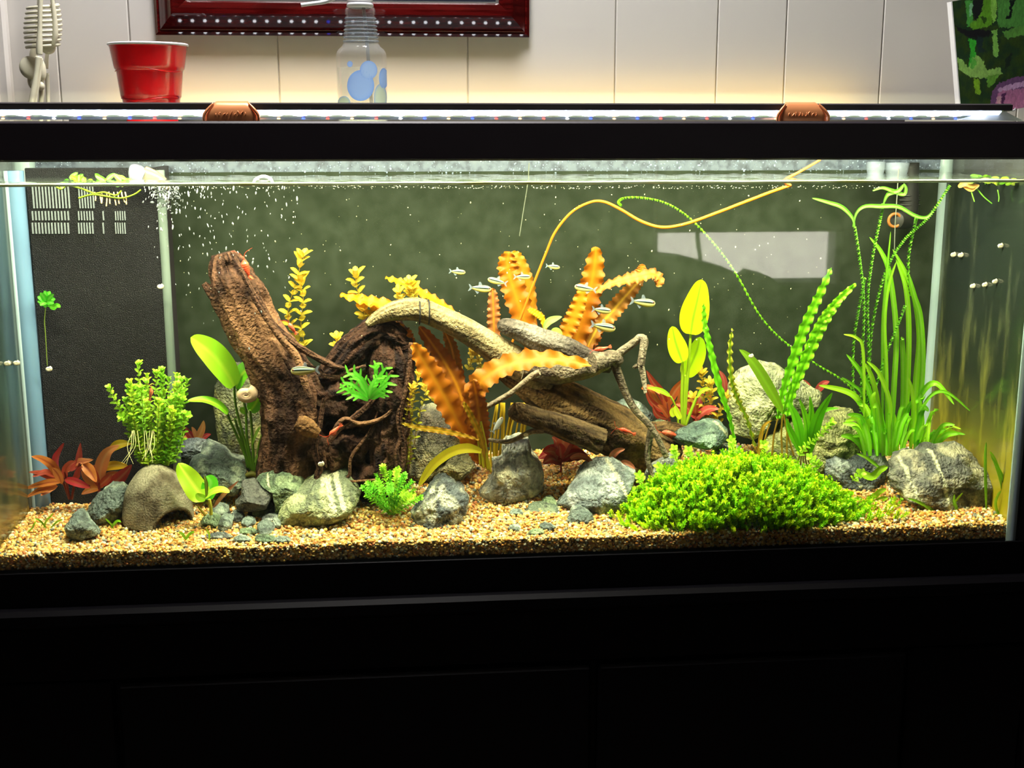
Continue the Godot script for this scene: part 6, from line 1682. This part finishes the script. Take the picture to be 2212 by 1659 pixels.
func skeleton() -> void:
	var z := -0.300
	var bone := rgb(214, 210, 186)
	var o := thing("toy_skeleton", "small cream plastic skeleton hanging in the left corner, head out of view", "skeleton", at(90, 120, z))
	var k := px(z)
	part(o, "upper_arm", tube(path([92,-60, 87,10, 86,60, 85,100, 85,118], z + 0.034, z + 0.034), [4 * k, 4.5 * k, 4.5 * k, 6.5 * k, 6 * k], bone, 24, 12), M.bone)
	part(o, "forearm", tube(path([84,122, 80,150, 75,185, 68,225, 64,260], z + 0.034, z + 0.040), [6.5 * k, 5 * k, 6.5 * k, 5 * k], bone, 20, 12), M.bone)
	part(o, "forearm", tube(path([89,126, 85,160, 79,195, 74,230], z + 0.028, z + 0.034), [4 * k, 4.5 * k, 4.5 * k], bone, 20, 10), M.bone)
	part(o, "spine", tube(path([88,-50, 86,20, 82,80, 72,118, 76,140], z - 0.012, z - 0.010), [6 * k, 6 * k, 7 * k, 8 * k, 8 * k], bone, 24, 12), M.bone)
	for i in 9:
		var y := 6.0 + i * 10.5
		var w := 30.0 + 5.0 * sin(PI * i / 9.0)
		var pts := PackedVector3Array()
		for j in 13:
			var a := lerpf(-2.9, 0.75, j / 12.0)
			pts.append(at(92, y, z) + Vector3(cos(a) * w * k, (-5.0 + 7.0 * sin(a * 0.6)) * k, -sin(a) * w * 0.85 * k))
		part(o, "rib", tube(pts, [3.0 * k, 3.6 * k, 3.2 * k], bone, 28, 8), M.bone)
	part(o, "breastbone", tube(path([112,-10, 118,40, 119,75, 114,98], z + 0.014, z + 0.012), [4 * k, 5 * k, 6 * k, 4 * k], bone, 16, 10), M.bone)
	var mb := MB.new()
	ball(mb, at(104, 102, z + 0.006), Vector3(15 * k, 14 * k, 12 * k), bone, 12, 18)
	part(o, "lower_ribcage", mb, M.bone)
	mb = MB.new()
	ball(mb, at(66, 146, z + 0.004), Vector3(22 * k, 23 * k, 9 * k), bone, 14, 20, Basis(Vector3.UP, 0.5))
	ball(mb, at(90, 152, z + 0.016), Vector3(9 * k, 22 * k, 9 * k), bone, 12, 16)
	ball(mb, at(70, 175, z), Vector3(10 * k, 16 * k, 8 * k), bone, 12, 16)
	part(o, "pelvis", mb, M.bone)
	part(o, "upper_arm", tube(path([104,100, 101,125, 99,148], z - 0.02, z - 0.02), [3.5 * k, 4 * k, 5 * k], bone, 14, 10), M.bone)
	part(o, "thigh_bone", tube(path([101,158, 103,190, 104,225, 104,270], z - 0.008, z - 0.008), [5 * k, 4 * k, 4.5 * k], bone, 18, 10), M.bone)
	part(o, "thigh_bone", tube(path([86,172, 90,200, 88,230, 88,270], z + 0.012, z + 0.012), [7 * k, 5 * k, 5 * k], bone, 18, 10), M.bone)
	part(o, "hip_joint", (func(): var q := MB.new(); ball(q, at(88, 186, z + 0.018), Vector3(8 * k, 9 * k, 7 * k), bone, 10, 14); return q).call(), M.bone)

func painting() -> void:
	boxpart(thing("side_cabinet", "black cabinet edge standing right of the aquarium", "cabinet", Vector3(0.86, 0, -0.17)), "body", Vector3(0.655, 0.0, -0.335), Vector3(1.10, EYE - 0.003, -0.03), M.black, 0.004)
	var im := Image.create(384, 288, false, Image.FORMAT_RGB8)
	var strokes := [[[415,30, 515,25, 522,190, 548,300, 470,345, 448,200], Color8(70, 150, 62)], [[470,60, 512,60, 515,200, 490,215], Color8(128, 188, 140)], [[640,15, 815,8, 820,200, 760,340, 540,370, 480,330, 600,210], Color8(88, 146, 34)], [[515,25, 648,18, 640,150, 572,288, 530,170], Color8(18, 24, 24)], [[628,215, 700,230, 712,290, 680,305], Color8(40, 74, 22)], [[830,20, 1500,-40, 1500,330, 880,352, 845,250], Color8(72, 132, 58)], [[745,8, 820,4, 832,268, 800,300, 768,200], Color8(128, 184, 76)], [[985,20, 1065,20, 1030,120, 1022,235, 950,250, 1000,170], Color8(14, 26, 22)], [[930,400, 1144,330, 1300,330, 1300,420, 990,480], Color8(84, 140, 58)], [[308,325, 480,392, 640,366, 790,398, 770,450, 600,486, 470,455, 350,390], Color8(20, 20, 26)], [[600,450, 690,470, 680,600, 760,630, 660,660, 610,600], Color8(24, 44, 44)], [[790,380, 852,372, 906,692, 838,698], Color8(120, 178, 80)], [[488,474, 612,508, 592,600, 612,690, 560,832, 514,806, 540,640], Color8(52, 168, 46)], [[368,708, 440,742, 520,832, 570,720, 610,680, 690,720, 762,862, 936,826, 966,896, 900,950, 690,962, 540,936, 396,850], Color8(136, 182, 92)], [[560,700, 620,760, 600,840, 545,830], Color8(84, 168, 62)], [[596,960, 676,972, 706,1150, 650,1158, 612,1040], Color8(122, 172, 40)], [[760,940, 930,900, 880,1020, 800,1080], Color8(92, 146, 50)], [[1000,720, 1080,640, 1060,800, 1000,850], Color8(16, 34, 26)], [[840,1400, 850,1130, 930,1020, 1144,940, 1600,900, 1600,1400], Color8(104, 70, 112)], [[915,1095, 1040,1040, 1300,980, 1300,1050, 940,1130], Color8(192, 156, 196)], [[930,1140, 1010,1105, 1300,1080, 1300,1400, 900,1400], Color8(176, 112, 152)], [[985,1150, 1040,1130, 1010,1300, 990,1300], Color8(80, 40, 84)], [[925,1180, 985,1170, 975,1280, 930,1280], Color8(204, 160, 172)]]
	var polys := []
	for q in strokes:
		var pl := PackedVector2Array()
		for i in q[0].size() / 2: pl.append(Vector2(q[0][2 * i], q[0][2 * i + 1]))
		var r := Rect2(pl[0], Vector2.ZERO)
		for p in pl: r = r.expand(p)
		polys.append([pl, r, q[1]])
	var rt := Vector2(0.9866, -0.163)
	var dn := Vector2(0.163, 0.9866)
	for y in 288:
		for x in 384:
			var c := Vector2(255, 45) + rt * (x / 384.0 * 1900.0) + dn * (y / 288.0 * 1425.0)
			c += Vector2(fbm.get_noise_2d(c.x * 2.0, c.y * 2.0), fbm.get_noise_2d(c.x * 2.0 + 700, c.y * 2.0)) * 22.0
			var col := Color8(44, 66, 20).lerp(Color8(24, 52, 30), clampf(0.5 + 2.0 * fbm.get_noise_2d(c.x * 0.6, c.y * 0.6), 0, 1))
			for p in polys:
				if p[1].has_point(c) and Geometry2D.is_point_in_polygon(c, p[0]): col = p[2]
			col = col * (1.0 + 0.22 * fbm.get_noise_2d(c.x * 3.0, c.y * 0.8 + 300))
			im.set_pixel(x, y, Color(col.r, col.g, col.b))
	var m := mat("painted", Color.WHITE, 0.45)
	m.albedo_texture = ImageTexture.create_from_image(im)
	var z := -0.262
	var tl := at(2057, 3, z)
	var w := 1900.0 / 5.72 * px(z)
	var h := 1425.0 / 5.72 * px(z)
	var r3 := Vector3(0.9866, 0.163, 0)
	var d3 := Vector3(0.163, -0.9866, 0)
	var o := thing("canvas_painting", "unframed canvas painted with loose green stems and a purple bloom, leaning at far right", "painting", tl + d3 * h)
	var mb := MB.new()
	mb.flatquad(tl + d3 * h, tl + r3 * w + d3 * h, tl + r3 * w, tl, Color.WHITE)
	for i in 4: mb.uv[i] = [Vector2(0, 1), Vector2(1, 1), Vector2(1, 0), Vector2(0, 0)][i]
	part(o, "painted_face", mb, m)
	mb = MB.new()
	var bk := Vector3(0, 0, -0.016)
	var cs := [tl, tl + r3 * w, tl + r3 * w + d3 * h, tl + d3 * h]
	var oo := Vector3(0, 0, -0.0003)
	for i in 4: mb.flatquad(cs[i] + oo, cs[(i + 1) % 4] + oo, cs[(i + 1) % 4] + bk, cs[i] + bk, Color(0.85, 0.85, 0.85))
	mb.flatquad(cs[0] + bk, cs[1] + bk, cs[2] + bk, cs[3] + bk, Color(0.8, 0.8, 0.78))
	# a thin pale edge of bare canvas
	mb.flatquad(tl - r3 * 0.0016 + Vector3(0, 0, 0.0002), tl + Vector3(0, 0, 0.0002), tl + d3 * h + Vector3(0, 0, 0.0002), tl + d3 * h - r3 * 0.0016 + Vector3(0, 0, 0.0002), Color(0.9, 0.9, 0.92))
	part(o, "stretched_canvas", mb, M.plain)

func _ready() -> void:
	rng.seed = 7
	fbm.seed = 11; fbm.frequency = 0.01; fbm.fractal_octaves = 4
	ridge.seed = 5; ridge.fractal_type = FastNoiseLite.FRACTAL_RIDGED; ridge.frequency = 0.02
	cells.seed = 8; cells.noise_type = FastNoiseLite.TYPE_CELLULAR; cells.frequency = 0.02
	lights()
	materials()
	room()
	stand_and_tank()
	gravel()
	led_bar()
	rocks()
	coconut()
	driftwood()
	plants()
	animals()
	equipment()
	props()
